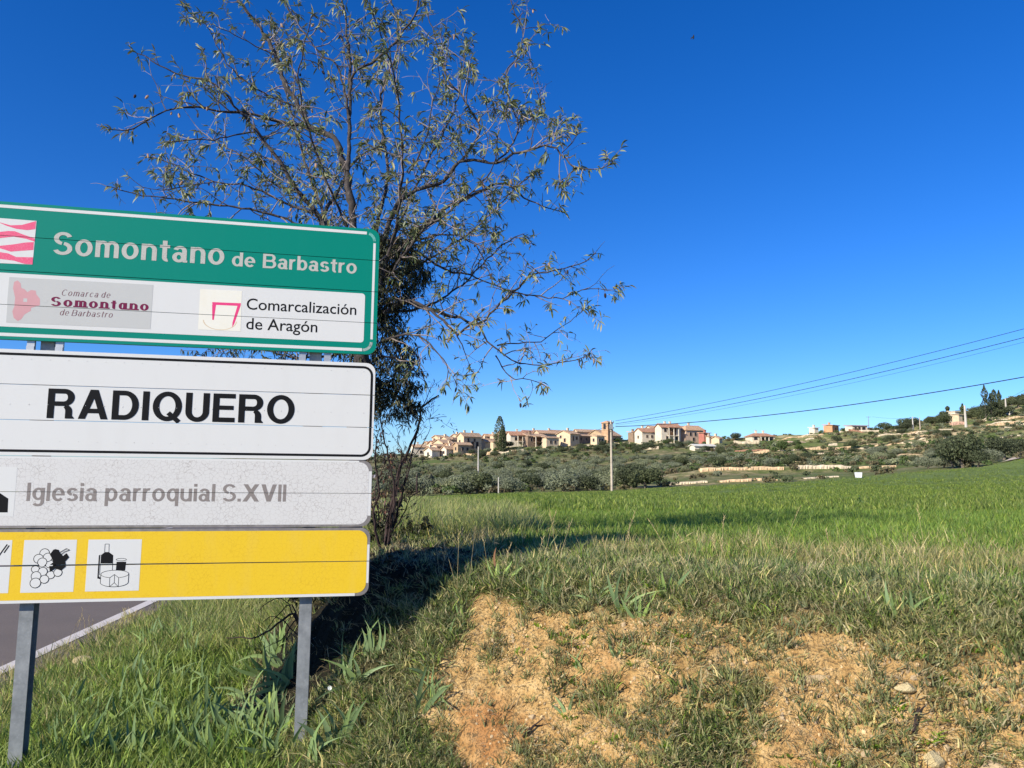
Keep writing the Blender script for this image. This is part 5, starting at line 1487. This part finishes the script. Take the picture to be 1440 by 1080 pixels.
def house(px0, a, b, yt, yb, Y, r, wall, roof, typ, rise, label, cat='house', wins=(), lwins=(), name='house', chim=1, ridge='x', porch=None, over=.45):
    m = Y / FOC; r = R(r); w = b * m / math.cos(r); d = max(3.0, a * m / math.sin(r)) if a else 6.0
    h = (yb - yt) * m; zb = EYE + slope(yb) * Y; zt = EYE + slope(yt) * Y; h = zt - zb
    cx, cy = pxx(px0 + a, Y), Y
    c = Vector((cx, cy, zb)) + Vector((math.cos(r) * w / 2 - math.sin(r) * d / 2, math.sin(r) * w / 2 + math.cos(r) * d / 2, 0))
    g_ = max(hz(c.x, c.y), hz(cx, cy)); c.z += 0.0 if name in ('bell_tower', 'church') else max(0.0, min(1.3, g_ - zb))
    o = empty(name, c, r); tag(o, label, cat)
    mb = MB(); mb.box(-w / 2, w / 2, -d / 2, d / 2, -3.5, h)
    rs = rise * m
    if typ == 'gable':
        if ridge == 'x':
            for s in (-1, 1): mb.add([(s * w / 2, -d / 2, h), (s * w / 2, d / 2, h), (s * w / 2, 0, h + rs)], [(0, 1, 2)])
        else:
            for s in (-1, 1): mb.add([(-w / 2, s * d / 2, h), (w / 2, s * d / 2, h), (0, s * d / 2, h + rs)], [(0, 1, 2)])
    link('wall', mb.mesh('wall'), wall, o)
    rb = MB(); e = over; W, D = w / 2 + e, d / 2 + e; t = .22; ez = -e * rs / (d / 2) if ridge == 'x' else -e * rs / (w / 2)
    if typ == 'gable':
        if ridge == 'x':
            rb.add([(-W, -D, h + ez), (W, -D, h + ez), (W, 0, h + rs), (-W, 0, h + rs), (-W, D, h + ez), (W, D, h + ez)] + [(-W, -D, h + ez + t), (W, -D, h + ez + t), (W, 0, h + rs + t), (-W, 0, h + rs + t), (-W, D, h + ez + t), (W, D, h + ez + t)],
                   [(0, 3, 2, 1), (3, 4, 5, 2), (6, 7, 8, 9), (9, 8, 11, 10), (0, 1, 7, 6), (4, 10, 11, 5), (1, 2, 8, 7), (2, 5, 11, 8), (3, 0, 6, 9), (4, 3, 9, 10)])
        else:
            rb.add([(-W, -D, h + ez), (-W, D, h + ez), (0, D, h + rs), (0, -D, h + rs), (W, -D, h + ez), (W, D, h + ez)] + [(-W, -D, h + ez + t), (-W, D, h + ez + t), (0, D, h + rs + t), (0, -D, h + rs + t), (W, -D, h + ez + t), (W, D, h + ez + t)],
                   [(0, 1, 2, 3), (3, 2, 5, 4), (6, 9, 8, 7), (9, 10, 11, 8), (0, 6, 7, 1), (4, 5, 11, 10), (1, 7, 8, 2), (2, 8, 11, 5), (3, 9, 6, 0), (4, 10, 9, 3)])
    elif typ == 'hip':
        k = min(W, D) * .8; rx, ry = (W - k, 0.001) if W >= D else (0.001, D - k)
        rb.add([(-W, -D, h), (W, -D, h), (W, D, h), (-W, D, h), (-rx, -ry, h + rs), (rx, -ry, h + rs), (rx, ry, h + rs), (-rx, ry, h + rs), (-W, -D, h - .2), (W, -D, h - .2), (W, D, h - .2), (-W, D, h - .2)],
               [(0, 1, 5, 4), (1, 2, 6, 5), (2, 3, 7, 6), (3, 0, 4, 7), (4, 5, 6, 7), (8, 9, 1, 0), (9, 10, 2, 1), (10, 11, 3, 2), (11, 8, 0, 3), (11, 10, 9, 8)])
    else:
        rb.add([(-W, -D, h), (W, -D, h), (W, D, h + rs), (-W, D, h + rs), (-W, -D, h + .25), (W, -D, h + .25), (W, D, h + rs + .25), (-W, D, h + rs + .25)], [(0, 3, 2, 1), (4, 5, 6, 7), (0, 1, 5, 4), (1, 2, 6, 5), (2, 3, 7, 6), (3, 0, 4, 7)])
    rf = link('roof', fixn(rb.mesh('roof')), roof, o)
    for i in range(chim):
        cb = MB(); x_ = w * random.uniform(-.3, .3); y_ = d * random.uniform(.0, .25); cb.box(x_ - .35, x_ + .35, y_ - .35, y_ + .35, h + rs * .2, h + rs + 1.0); cb.box(x_ - .45, x_ + .45, y_ - .45, y_ + .45, h + rs + 1.003, h + rs + 1.15)
        link('chimney', cb.mesh('chimney'), wall, rf)
    def win(face, t, zf, ww, wh):
        fb = MB(); pb = MB(); z0 = h * zf
        if face == 'f':
            x_ = -w / 2 + w * t; y_ = -d / 2
            for q in ((x_ - ww / 2 - .12, x_ + ww / 2 + .12, z0 - .12, z0), (x_ - ww / 2 - .12, x_ + ww / 2 + .12, z0 + wh, z0 + wh + .12), (x_ - ww / 2 - .12, x_ - ww / 2, z0, z0 + wh), (x_ + ww / 2, x_ + ww / 2 + .12, z0, z0 + wh)):
                fb.box(q[0], q[1], y_ - .10, y_ - .003, q[2], q[3])
            pb.box(x_ - ww / 2 + .004, x_ + ww / 2 - .004, y_ - .03, y_ - .004, z0 + .004, z0 + wh - .004)
        else:
            y_ = d / 2 - d * t; x_ = -w / 2
            for q in ((y_ - ww / 2 - .12, y_ + ww / 2 + .12, z0 - .12, z0), (y_ - ww / 2 - .12, y_ + ww / 2 + .12, z0 + wh, z0 + wh + .12), (y_ - ww / 2 - .12, y_ - ww / 2, z0, z0 + wh), (y_ + ww / 2, y_ + ww / 2 + .12, z0, z0 + wh)):
                fb.box(x_ - .10, x_ - .003, q[0], q[1], q[2], q[3])
            pb.box(x_ - .03, x_ - .004, y_ - ww / 2 + .004, y_ + ww / 2 - .004, z0 + .004, z0 + wh - .004)
        f_ = link('window', fb.mesh('window'), M_frame, o); link('pane', pb.mesh('pane'), M_pane, f_)
    for q in wins: win('f', *q)
    for q in lwins: win('l', *q)
    if porch:        # open gallery: floor slab, posts and a lean-to roof in front of the facade
        x0, x1, zf, n_, dp = porch; xa, xb = -w / 2 + w * x0, -w / 2 + w * x1
        pb = MB(); pb.box(xa, xb, -d / 2 - dp, -d / 2 - .003, h * zf, h * zf + .2); link('balcony', pb.mesh('balcony'), wall, o)
        for i in range(n_ + 1):
            x_ = xa + (xb - xa) * i / n_; cb = MB(); cb.box(x_ - .16, x_ + .16, -d / 2 - dp + .003, -d / 2 - dp + .32, -3, h - .25); link('pillar', cb.mesh('pillar'), W_WHITE, o)
        pb = MB(); pb.box(xa - .3, xb + .3, -d / 2 - dp - .3, -d / 2 - .46, h - .25, h - .05); link('porch_roof', pb.mesh('porch_roof'), roof, o)
        pb = MB(); pb.box(xa + .3, xb - .3, -d / 2 - .04, -d / 2 - .002, h * zf + .25, h - .7); link('shutter', pb.mesh('shutter'), M_wood, o)
    return o
r3 = [(.2, .45, .9, 1.2), (.5, .45, .9, 1.2), (.8, .45, .9, 1.2)]
house(578, 5, 17, 630, 645, 306, 25, W_WHITE, T_TAN, 'gable', 3, 'leftmost white village house seen through the bare sapling', wins=[(.6, .4, .8, 1)])
house(589, 4, 16, 631, 643, 312, 22, W_WHITE, T_RED, 'hip', 4, 'white house with a red hipped roof at the left end of the village', wins=[(.3, .4, .8, 1.0), (.75, .35, 1.2, 1.4)])
house(597, 12, 10, 638, 649, 298, 46, W_WHITE, T_TAN, 'gable', 4, 'low white house with a tan roof lowest at the left end of the village', lwins=[(.5, .4, .9, 1)])
house(608, 16, 14, 623, 637, 310, 46, W_CREAM, T_TAN, 'gable', 5, 'cream house in the middle of the left cluster of roofs', wins=[(.5, .5, .9, 1)], lwins=[(.4, .5, .9, 1), (.75, .5, .9, 1)])
house(621, 8, 17, 636, 648, 300, 46, W_WHITE, T_TAN, 'gable', 4, 'long low house right of the lowest white one with its shaded wall to the right', lwins=[(.5, .45, .8, 1)])
house(626, 6, 18, 628, 640, 306, 46, W_CREAM, T_ORA, 'gable', 4, 'house with an orange roof between the lower and upper rows at the left')
house(618, 12, 12, 618, 630, 319, 46, W_CREAM, T_TAN, 'gable', 4, 'highest house of the left cluster', lwins=[(.5, .6, .8, 1)])
house(602, 9, 10, 624, 634, 318, 46, W_PINK, T_RED, 'gable', 4, 'pinkish house behind the left cluster of roofs')
house(632, 6, 12, 617, 626, 322, 40, W_STONE, T_TAN, 'shed', 2, 'stone house behind the highest roof of the left cluster')
house(643, 10, 24, 618, 642, 305, 45, W_CREAM, T_TAN, 'gable', 5, 'tall three storey house with a narrow sunlit gable and a shaded facade of long windows', wins=[(.25, .30, 1.2, 2.6), (.5, .30, 1.2, 2.6), (.75, .30, 1.2, 2.6), (.25, .7, .9, 1.2), (.6, .7, .9, 1.2)], lwins=[(.4, .6, .7, 1.2), (.65, .2, .7, 1.1)], chim=2)
house(677, 6, 14, 621, 632, 315, 45, W_CREAM, T_TAN, 'gable', 4, 'low cream house right of the tall three storey house')
house(689, 5, 9, 613, 628, 322, 25, W_CREAM, T_ORA, 'shed', 2, 'small pale house just left of the poplar', wins=[(.5, .6, .8, 1)])
house(712, 6, 22, 612, 627, 316, 20, W_WHITE, T_RED, 'gable', 5, 'white house with a red roof right of the poplar', wins=[(.35, .5, 1.1, 1.3), (.6, .5, 1.1, 1.3), (.85, .3, 1, 1.8)], porch=(.4, 1, .35, 2, 1.6))
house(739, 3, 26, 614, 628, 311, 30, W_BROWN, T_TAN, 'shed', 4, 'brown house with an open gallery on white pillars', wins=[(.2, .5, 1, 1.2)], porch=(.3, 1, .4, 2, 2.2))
house(750, 8, 26, 610, 625, 320, 30, W_CREAM, T_ORA, 'gable', 4, 'long cream house with an orange roof behind the pillared gallery', wins=r3)
house(783, 18, 14, 610, 626, 310, 45, W_CREAM, T_TAN, 'gable', 5, 'house with a bright cream gable end left of the church', wins=[(.3, .4, 1, 1.8), (.7, .5, 1, 1.2)], lwins=[(.3, .65, .8, 1), (.6, .3, .9, 1.4)], ridge='x')
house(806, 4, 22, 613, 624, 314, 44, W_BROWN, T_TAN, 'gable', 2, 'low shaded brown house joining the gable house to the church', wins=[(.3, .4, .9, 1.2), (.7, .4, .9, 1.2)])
house(826, 22, 28, 612, 628, 322, 45, W_STONE, T_TAN, 'gable', 8, 'stone parish church nave with a tan roof below the bell tower', 'church', name='church', wins=[(.4, .5, .8, 1.4)], lwins=[(.5, .55, .7, 1.3)], chim=0)
tw = house(845.5, 8, 8, 594, 630, 314, 46, wallm('tower_stone', (.50, .31, .18), .2), T_ORA, 'hip', 3, 'square stone bell tower of the church with arched openings', 'tower', name='bell_tower', wins=[(.5, .74, 1.2, 2.2)], lwins=[(.5, .74, 1.2, 2.2)], chim=0, over=.35)
for face in (0, 1):      # rounded heads and a string course
    pass
mbx = MB(); mm_ = 314 / FOC; tww = 8 * mm_ / math.cos(R(46)) / 2; twd = 8 * mm_ / math.sin(R(46)) / 2; hh_ = (EYE + slope(594) * 314) - (EYE + slope(630) * 314)
mbx.box(-tww - .15, tww + .15, -twd - .15, twd + .15, hh_ * .70, hh_ * .725); link('string_course', mbx.mesh('string_course'), W_STONE, tw)
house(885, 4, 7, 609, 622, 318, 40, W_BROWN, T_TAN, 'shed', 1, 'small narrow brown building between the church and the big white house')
house(893, 8, 25, 607, 622, 309, 25, W_WHITE, T_RED, 'gable', 5, 'big whitewashed house with small windows right of the wooden pole', wins=[(.3, .45, .8, 1), (.6, .45, .8, 1), (.85, .15, .9, 1)], lwins=[(.5, .4, .8, 1)])
house(922, 6, 29, 604, 626, 305, 20, W_WHITE, T_RED, 'gable', 5, 'tall white house with balconies in the row right of the wooden pole', wins=[(.2, .7, 1.1, 1.3), (.45, .7, 1.1, 1.6), (.7, .7, 1.1, 1.6), (.3, .2, 1.1, 1.4), (.8, .2, 1, 1.3)], porch=(.3, .8, .42, 2, 1.6), chim=2)
house(956, 6, 30, 609, 627, 309, 25, W_PINK, T_ORA, 'hip', 7, 'pinkish house with a hipped tan roof at the right end of the white row', wins=[(.25, .55, 1, 1.4), (.5, .55, 1, 1.4), (.75, .55, 1, 1.4), (.4, .15, 1, 1.3)])
house(984, 3, 10, 612, 628, 304, 30, wallm('brick_red_wall', (.42, .16, .12)), T_RED, 'shed', 1, 'narrow brick red house at the corner of the pinkish one', wins=[(.5, .4, 1.4, 2)])
house(990, 4, 11, 618, 629, 303, 30, W_WHITE, T_TAN, 'shed', 2, 'little white house with a dark open porch near the end of the village', wins=[(.4, .3, 1.6, 1.6)])
house(999, 9, 6, 619, 629, 301, 45, W_CREAM, T_TAN, 'gable', 3, 'small cream barn with its gable to the left at the right end of the village')
house(970, 4, 30, 628, 635, 268, 15, W_WHITE, wallm('pale_roof', (.62, .58, .5)), 'gable', 2.2, 'long low white outbuilding standing alone below the village', 'outbuilding', name='outbuilding', wins=[(.35, .2, 1, .8), (.75, .05, 2.4, 1.3)], chim=0)
house(1050, 4, 34, 617.5, 627, 318, 12, W_WHITE, T_RED, 'hip', 4.5, 'detached white house with a dark red hipped roof and a porch on the skyline', wins=[(.15, .35, 1.4, 1.3), (.85, .35, 1.6, 1.3)], porch=(.3, .65, .03, 2, 1.8), chim=2)
house(1104, 2, 22, 627, 633, 291, 15, W_PINK, W_PINK, 'shed', 1.5, 'low pale shed behind the round green bush', 'shed', name='shed', chim=0)
house(1138, 3, 7, 603, 610, 332, 25, W_WHITE, W_WHITE, 'shed', 1, 'tiny white house on the skyline left of the orange one')
house(1157, 9, 16, 600, 610, 331, 46, W_ORANGE, T_ORA, 'shed', 1, 'orange walled house with a shaded brick side on the skyline', wins=[(.5, .3, 1, 1.2)])
house(1190, 4, 24, 600, 608, 327, 15, W_WHITE, T_RED, 'shed', 1, 'flat roofed white house right of the orange one', wins=[(.2, .35, 1.1, 1.1), (.45, .35, 1.1, 1.1), (.75, .35, 1.6, 1.1)], chim=0)
house(1334, 4, 8, 579, 590, 327, 25, W_WHITE, W_WHITE, 'shed', 1, 'small white house high on the right hillside', chim=0, wins=[(.5, .4, .8, .9)])
house(1341, 2, 7, 583, 590, 324, 25, W_CREAM, W_CREAM, 'shed', 1, 'low annex beside the white hillside house', chim=0)
house(1413, 2, 7, 577, 583, 340, 25, W_WHITE, W_WHITE, 'shed', 1, 'ruined pale hut on the terraces near the right edge', chim=0)
for q in [(655, 5, 22, 616, 630, 326, 40, W_CREAM, T_TAN, 'gable', 3, 'tan roofed house behind the tall three storey house'), (680, 4, 20, 616, 630, 328, 30, W_PINK, T_ORA, 'gable', 3, 'house behind the poplar with an orange roof'), (700, 5, 16, 613, 628, 327, 35, W_STONE, T_TAN, 'gable', 3, 'stone house half hidden by the poplar'),
          (733, 5, 22, 612, 626, 328, 35, W_CREAM, T_RED, 'gable', 3, 'red roofed house behind the open gallery'), (770, 7, 22, 612, 626, 326, 42, W_STONE, T_ORA, 'gable', 3, 'low stone house left of the cream gable'), (806, 5, 30, 611, 626, 328, 30, W_CREAM, T_TAN, 'gable', 3, 'long house behind the church roof'),
          (608, 10, 14, 615, 628, 328, 46, W_CREAM, T_TAN, 'gable', 3, 'house at the back of the left cluster'), (635, 8, 14, 613, 626, 330, 46, W_CREAM, T_ORA, 'gable', 2.5, 'orange roofed house at the back of the left cluster'), (596, 8, 12, 624, 638, 322, 44, W_CREAM, T_ORA, 'gable', 3, 'house between the two leftmost roofs'),
          (606, 10, 12, 630, 644, 303, 46, W_PINK, T_TAN, 'gable', 3, 'pinkish house just above the lowest tan roof'), (640, 5, 18, 630, 645, 299, 40, W_STONE, T_TAN, 'gable', 3, 'stone house at the foot of the tall three storey house'), (690, 4, 18, 622, 634, 306, 25, W_CREAM, T_TAN, 'shed', 2, 'low building below the poplar'),
          (764, 4, 18, 616, 630, 305, 30, W_CREAM, T_TAN, 'shed', 2, 'low cream house below the long cream one'), (908, 5, 22, 602, 618, 322, 25, W_WHITE, T_ORA, 'gable', 3, 'white house filling the gap in the white row'), (946, 5, 20, 602, 618, 320, 25, W_CREAM, T_ORA, 'gable', 3, 'cream house behind the white row'), (830, 8, 12, 616, 630, 300, 40, W_CREAM, T_TAN, 'shed', 2, 'sunlit stone annex in front of the church')]:
    house(*q, wins=[(.35, .45, .9, 1.2), (.7, .45, .9, 1.2)], lwins=[(.5, .5, .8, 1.1)] if q[6] > 35 else (), chim=q[0] % 2)
# open pavilion
pv = empty('pavilion', Vector((pxx(1223, 262), 262, EYE + slope(633) * 262))); tag(pv, 'small open pavilion with a pale flat roof on the hillside', 'pavilion')
mb = MB(); mb.box(-1.9, 1.9, -1.5, 1.5, 1.9, 2.15); mb.build('roof', W_CREAM, pv)
for sx in (-1, 1):
    for sy in (-1, 1):
        mb = MB(); mb.box(sx * 1.6 - .15, sx * 1.6 + .15, sy * 1.2 - .15, sy * 1.2 + .15, -1.5, 1.9); mb.build('pillar', W_WHITE, pv)
# stone walls and cut banks
def swall(px0, px1, yt, yb, Y, m, label, rough=.75, name='stone_wall', grp=None):
    n = max(4, int((px1 - px0) / 1.6)); sd_ = int(px0); mb = MB(); xs = [pxx(px0 + (px1 - px0) * i / n, Y) for i in range(n + 1)]
    zt, zb = EYE + slope(yt) * Y, EYE + slope(yb) * Y
    v = []
    for i, x in enumerate(xs):
        t = zb + (zt - zb) * (.25 + .95 * float(fbm(np.array([x * .35 + sd_]), np.array([Y * 1.0]), 6, 4)[0])); y = Y + (float(fbm(np.array([x * .25]), np.array([sd_ * 1.0]), 4, 3)[0]) - .5) * .8
        g0 = hz(x, y); hh0 = t - zb; v += [(x, y, g0 - .6), (x, y + random.uniform(-.1, .1), g0 + hh0 * .5), (x, y + .15, g0 + hh0), (x, y + .9, g0 + hh0), (x, y + .9, g0 - .6)]
    f = []
    for i in range(n):
        for k in range(4): a = i * 5 + k; f.append((a, a + 5, a + 6, a + 1))
    mb.add(v, f); o = mb.build(name, m); tag(o, label, 'wall', grp); return o
M_ochre = plain('ochre_earth_wall', (.60, .42, .24), .95, var=.35, scale=1.5, bmp=.5)
M_palest = plain('pale_stone_wall', (.60, .49, .33), .95, var=.3, scale=1.2, bmp=.5)
M_brickw = plain('brick_red_garden_wall', (.36, .19, .12), .95, var=.3)
for q in [(652, 690, 642, 647, 292, M_ochre, 'ruddy retaining wall below the tall three storey house'), (690, 736, 642, 648, 292, M_palest, 'pale retaining wall below the poplar'), (752, 762, 631, 635, 300, M_palest, 'bit of pale wall under the pillared gallery'),
          (822, 852, 621, 626, 302, M_palest, 'pale wall at the foot of the church'), (862, 884, 620, 626, 302, M_palest, 'pale wall right of the wooden pole under the church'), (886, 900, 628, 632, 290, M_palest, 'short white wall below the big whitewashed house'), (900, 924, 634, 640, 276, M_palest, 'white garden wall among trees below the big whitewashed house'),
          (1028, 1064, 625, 631, 306, M_palest, 'pale garden wall left of the hipped roof house'), (1030, 1076, 632, 635, 264, M_brickw, 'low brick red wall under the hipped roof house'), (1054, 1077, 636, 641, 256, M_ochre, 'ochre retaining wall below the hipped roof house'),
          (1127, 1191, 635, 640, 258, M_ochre, 'long ochre retaining wall on the middle of the slope'), (1190, 1218, 608, 612, 320, M_brickw, 'brown wall under the flat roofed white house'), (1203, 1222, 640, 643, 250, M_palest, 'short pale wall below the pavilion'),
          (1331, 1352, 586, 592, 315, plain('pink_earth_wall', (.55, .34, .24), .95, var=.2), 'pink retaining wall under the white hillside house'), (1314, 1334, 602, 604.5, 290, M_palest, 'narrow pale wall below the dark hillside bush'), (1260, 1300, 622, 625, 250, M_palest, 'long thin pale wall on the lower right slope'),
          (1378, 1412, 580, 583, 318, M_palest, 'pale terrace wall below the conifers'), (1395, 1440, 591, 596, 300, M_ochre, 'broad ochre terrace wall near the right edge'), (1375, 1440, 598, 600, 285, M_palest, 'thin pale terrace wall at the right edge'), (1400, 1432, 602, 604, 275, M_palest, 'lowest pale terrace wall near the right edge'),
          (1322, 1332, 621, 626, 240, M_palest, 'pile of pale stones on the lower right slope'), (1160, 1172, 627, 631, 272, M_palest, 'pale stones on the slope left of the pavilion'), (1128, 1140, 620, 623, 300, M_palest, 'short pale terrace wall below the skyline bushes'),
          (980, 1012, 659, 667, 124, M_ochre, 'left broken end of the ochre cut bank beyond the field'), (1012, 1096, 658.5, 666.5, 124, M_ochre, 'long crumbling ochre cut bank beyond the field'), (1116, 1192, 657, 665, 124, M_palest, 'pale yellow part of the cut bank beyond the field'), (1196, 1224, 655, 659, 124, M_ochre, 'short ochre piece of the cut bank right of the pale part'), (1232, 1252, 655, 659, 124, M_ochre, 'last small piece of the ochre cut bank'),
          (932, 990, 676, 680, 95.5, M_palest, 'low pale edge of the first terrace left'), (1006, 1052, 674, 678.5, 95.5, M_ochre, 'low ochre edge of the first terrace in the middle'), (1058, 1098, 672, 676.5, 95.5, M_ochre, 'low pinkish edge of the first terrace right'), (1122, 1172, 669.5, 672, 95.5, M_palest, 'thin pale edge of the first terrace far right')]:
    swall(*q)
for i in range(26):
    py = random.uniform(598, 648); px = random.uniform(1090 + (py - 598) * -.5, 1420); Yw = float(np.interp(py, [598, 612, 625, 640, 650], [330, 290, 245, 190, 150])); L = random.uniform(22, 75)
    swall(px, min(1470, px + L), py - random.uniform(1.2, 2.6), py, Yw, M_palest if i % 2 else M_ochre, 'low broken terrace wall running along the scrubby right hillside', grp='broken terrace walls on the right hillside')
# poles and cables
def pole(px, yt, yb, Y, r, label, m, cross=None):
    b = Vector(at(px, yb, Y)); b.z = EYE + slope(yb) * Y; zt = EYE + slope(yt) * Y
    o = empty('utility_pole', b); tag(o, label, 'utility pole'); h = zt - b.z
    mb = MB(); mb.tube([(0, 0, -1.5), (0, 0, h * .5), (0, 0, h)], [r * 1.25, r, r * .75], 10); mb.build('post', m, o)
    if cross:
        for z, L in cross:
            mb = MB(); mb.box(-L, L, -.06, .06, h - z - .05, h - z + .05); mb.build('crossarm', m, o)
            for s in (-1, 1):
                mb = MB(); mb.tube([(s * L * .85, 0, h - z + .053), (s * L * .85, 0, h - z + .12), (s * L * .85, 0, h - z + .22)], [.05, .07, .04], 6); mb.build('insulator', M_ceramic, o)
    return o, h
main, mh = pole(860.5, 591, 692, 86, .12, 'tall weathered wooden pole at the far edge of the field carrying the cables', M_pole)
for z, s in ((.25, 1), (.55, -1), (.95, 1), (1.25, -1)):
    mb = MB(); mb.tube([(0, -.1, mh - z), (s * .28, -.14, mh - z), (s * .28, -.14, mh - z + .18)], [.025, .025, .05], 6); mb.build('insulator', M_ceramic, main)
mb = MB(); mb.box(-.2, .2, -.24, -.15, mh - 1.0, mh - .45); mb.build('junction_box', M_galv, main)
pole(672.5, 628, 668, 175, .16, 'pale pole standing in the olive grove below the tall three storey house', M_polegrey)
pole(701, 671, 694, 87.5, .07, 'short pale post at the field edge right of the dark round oak', M_polegrey)
pole(1358.5, 570, 601, 300, .42, 'tallest pale pole on the right hillside', M_polegrey)
pole(1284, 586, 602, 322, .25, 'left of two thin poles on the skyline', M_polegrey)
pole(1294, 587, 603, 324, .2, 'right of two thin poles on the skyline', M_pole)
pole(1414.5, 560, 572, 335, .3, 'pale pole on the slope right of the conifers', M_polegrey)
pole(1222, 585, 604, 330, .13, 'thin metal pole with a crossarm right of the flat roofed white house', M_galv, [(.5, .9)])
pole(1062.5, 604, 617, 322, .10, 'roof aerial above the hipped roof house', M_galv, [(.4, .5)])
pole(586, 664, 692, 90, .10, 'thin dark post at the field edge left, near the bare sapling', M_darktwig)
nx = Vector((45, 45, 0)); nx.z = hz(nx.x, nx.y)
o = empty('utility_pole', nx); tag(o, 'wooden pole beyond the right edge where the cables end', 'utility pole'); mb = MB(); mb.tube([(0, 0, -1), (0, 0, 10.8)], [.18, .13], 8); mb.build('post', M_pole, o)
def cable(a, b, sag, r, label, grp=None, n=40):
    pts = [a.lerp(b, i / n) - Vector((0, 0, sag * 4 * (i / n) * (1 - i / n))) for i in range(n + 1)]
    mb = MB(); mb.tube(pts, r, 5); o = mb.build('overhead_cable', M_cable); tag(o, label, 'cable', grp)
def onright(pa, sl_end, pyR):     # far end chosen so that the cable leaves the frame at the right height
    return Vector((nx.x, nx.y, sl_end))
pt = lambda py, dx=.28: Vector((pxx(860.5, 86) + dx - .0, 85.85, EYE + slope(py) * 86))
def endz(a, sag, pyR):
    """height at the off-frame pole so that the cable crosses the right edge of the photo at pyR"""
    lo, hi = 3, 22
    for _ in range(50):
        m_ = (lo + hi) / 2; b = Vector((nx.x, nx.y, m_)); best = None
        for i in range(401):
            t = i / 400; p = a.lerp(b, t) - Vector((0, 0, sag * 4 * t * (1 - t))); u = 720 + FOC * p.x / (p.y * math.cos(PITCH) + (p.z - EYE) * math.sin(PITCH))
            if u >= 1440: best = p; break
        if best is None: best = b
        if best.z < EYE + slope(pyR) * best.y: lo = m_
        else: hi = m_
    return Vector((nx.x, nx.y, m_))
for (py0, pyR, sag, r, lab) in [(592, 462, .75, .021, 'uppermost overhead cable climbing from the wooden pole to the right'), (596, 474, .85, .024, 'second overhead cable from the top, just below the uppermost'), (598, 481, 1.0, .010, 'thin faint overhead wire below the two upper cables'), (600, 530, 1.15, .036, 'thick lowest overhead cable sagging in front of the skyline')]:
    a = pt(py0); cable(a, endz(a, sag, pyR), sag, r, lab)
cable(Vector((pxx(860.5, 86) - .28, 86, EYE + slope(597) * 86)), Vector((pxx(812, 200), 200, EYE + slope(606) * 200)), .6, .02, 'faint wire running left from the wooden pole to the village')
cable(Vector((pxx(1222, 330), 330, EYE + slope(586) * 330)), Vector((pxx(1284, 322), 322, EYE + slope(587) * 322)), .6, .03, 'faint wire between the thin poles on the skyline')
cable(Vector((pxx(1414, 335), 335, EYE + slope(560) * 335)), Vector((pxx(1450, 350), 350, EYE + slope(541) * 350)), .3, .05, 'wire climbing the slope from the pole near the conifers')

# track at the right, white tank at the field edge, young weed in the crop, a bird
v, q = [], []
for i in range(12):
    Yk = 89 + i * 2.2
    for j in range(5):
        px = 1396 + (i * 3.5) + j * (22 - i * .8) ; x = pxx(px, Yk); v.append((x, Yk, hz(x, Yk) + .12))
for i in range(11):
    for j in range(4): a = i * 5 + j; q.append((a, a + 1, a + 6, a + 5))
tag(link('track', mesh_np('track', v, quads=q), plain('pale_gravel_track', (.50, .42, .33), .95, var=.15, scale=.6)), kind='structure')
g = Vector((pxx(1199, 84), 84, hz(pxx(1199, 84), 84))); o = empty('water_tank', g); tag(o, 'small white plastic tank left at the far edge of the field', 'tank')
mb = MB(); mb.poly([(-.24, .05), (.24, .05), (.30, .5), (.30, .62), (-.30, .62), (-.30, .5)], -.25, .25); link('body', fixn(mb.mesh('body')), plain('white_plastic', (.8, .8, .8), .5), o)
mb = MB(); mb.tube([(0, 0, .62), (0, 0, .70)], .09, 10); mb.build('lid', M_cable, o)
wd = empty('tall_weed', gp(1210, 716)); tag(wd, 'taller leafy weed standing alone in the green crop', 'weed')
kp = (lv, lq, lc); lv, lq, lc = [], [], []; mb = MB()
for k in range(12):
    d = (rvec() + Vector((0, 0, .9))).normalized(); e = d * rnd.uniform(.12, .3); mb.tube([(0, 0, 0), e], [.008, .003], 4, (.12, .18, .05))
    for _ in range(14): leaf(e * rnd.uniform(.4, 1), rvec(), .12, .035, rnd.choice(G_LUSH))
under_ = mb.build('stems', M_leaf, wd); link('leaves', mesh_np('leaves', lv, quads=lq, col=np.array(lc)), M_leaf, wd)['kind'] = 'stuff'
lv, lq, lc = kp
bp = at(975, 52, 34); o = empty('bird', bp); tag(o, 'tiny dark bird flying high in the blue sky', 'bird')
M_bird = plain('dark_feathers', (.02, .02, .02), .8)
mb = MB(); mb.tube([(-.02, 0, -.13), (0, 0, -.06), (.01, 0, .02), (.02, 0, .09), (.02, 0, .12)], [.008, .028, .035, .02, .006], 8); mb.build('body', M_bird, o)
for s in (-1, 1):
    mb = MB(); mb.add([(0, 0, .04), (s * .06, .10, .05), (s * .10, .22, 0), (s * .05, .08, -.02), (0, 0, -.03), (0, 0, .045)], [(0, 1, 3, 4), (1, 2, 3), (0, 4, 3, 5)]); mb.build('wing', M_bird, o)
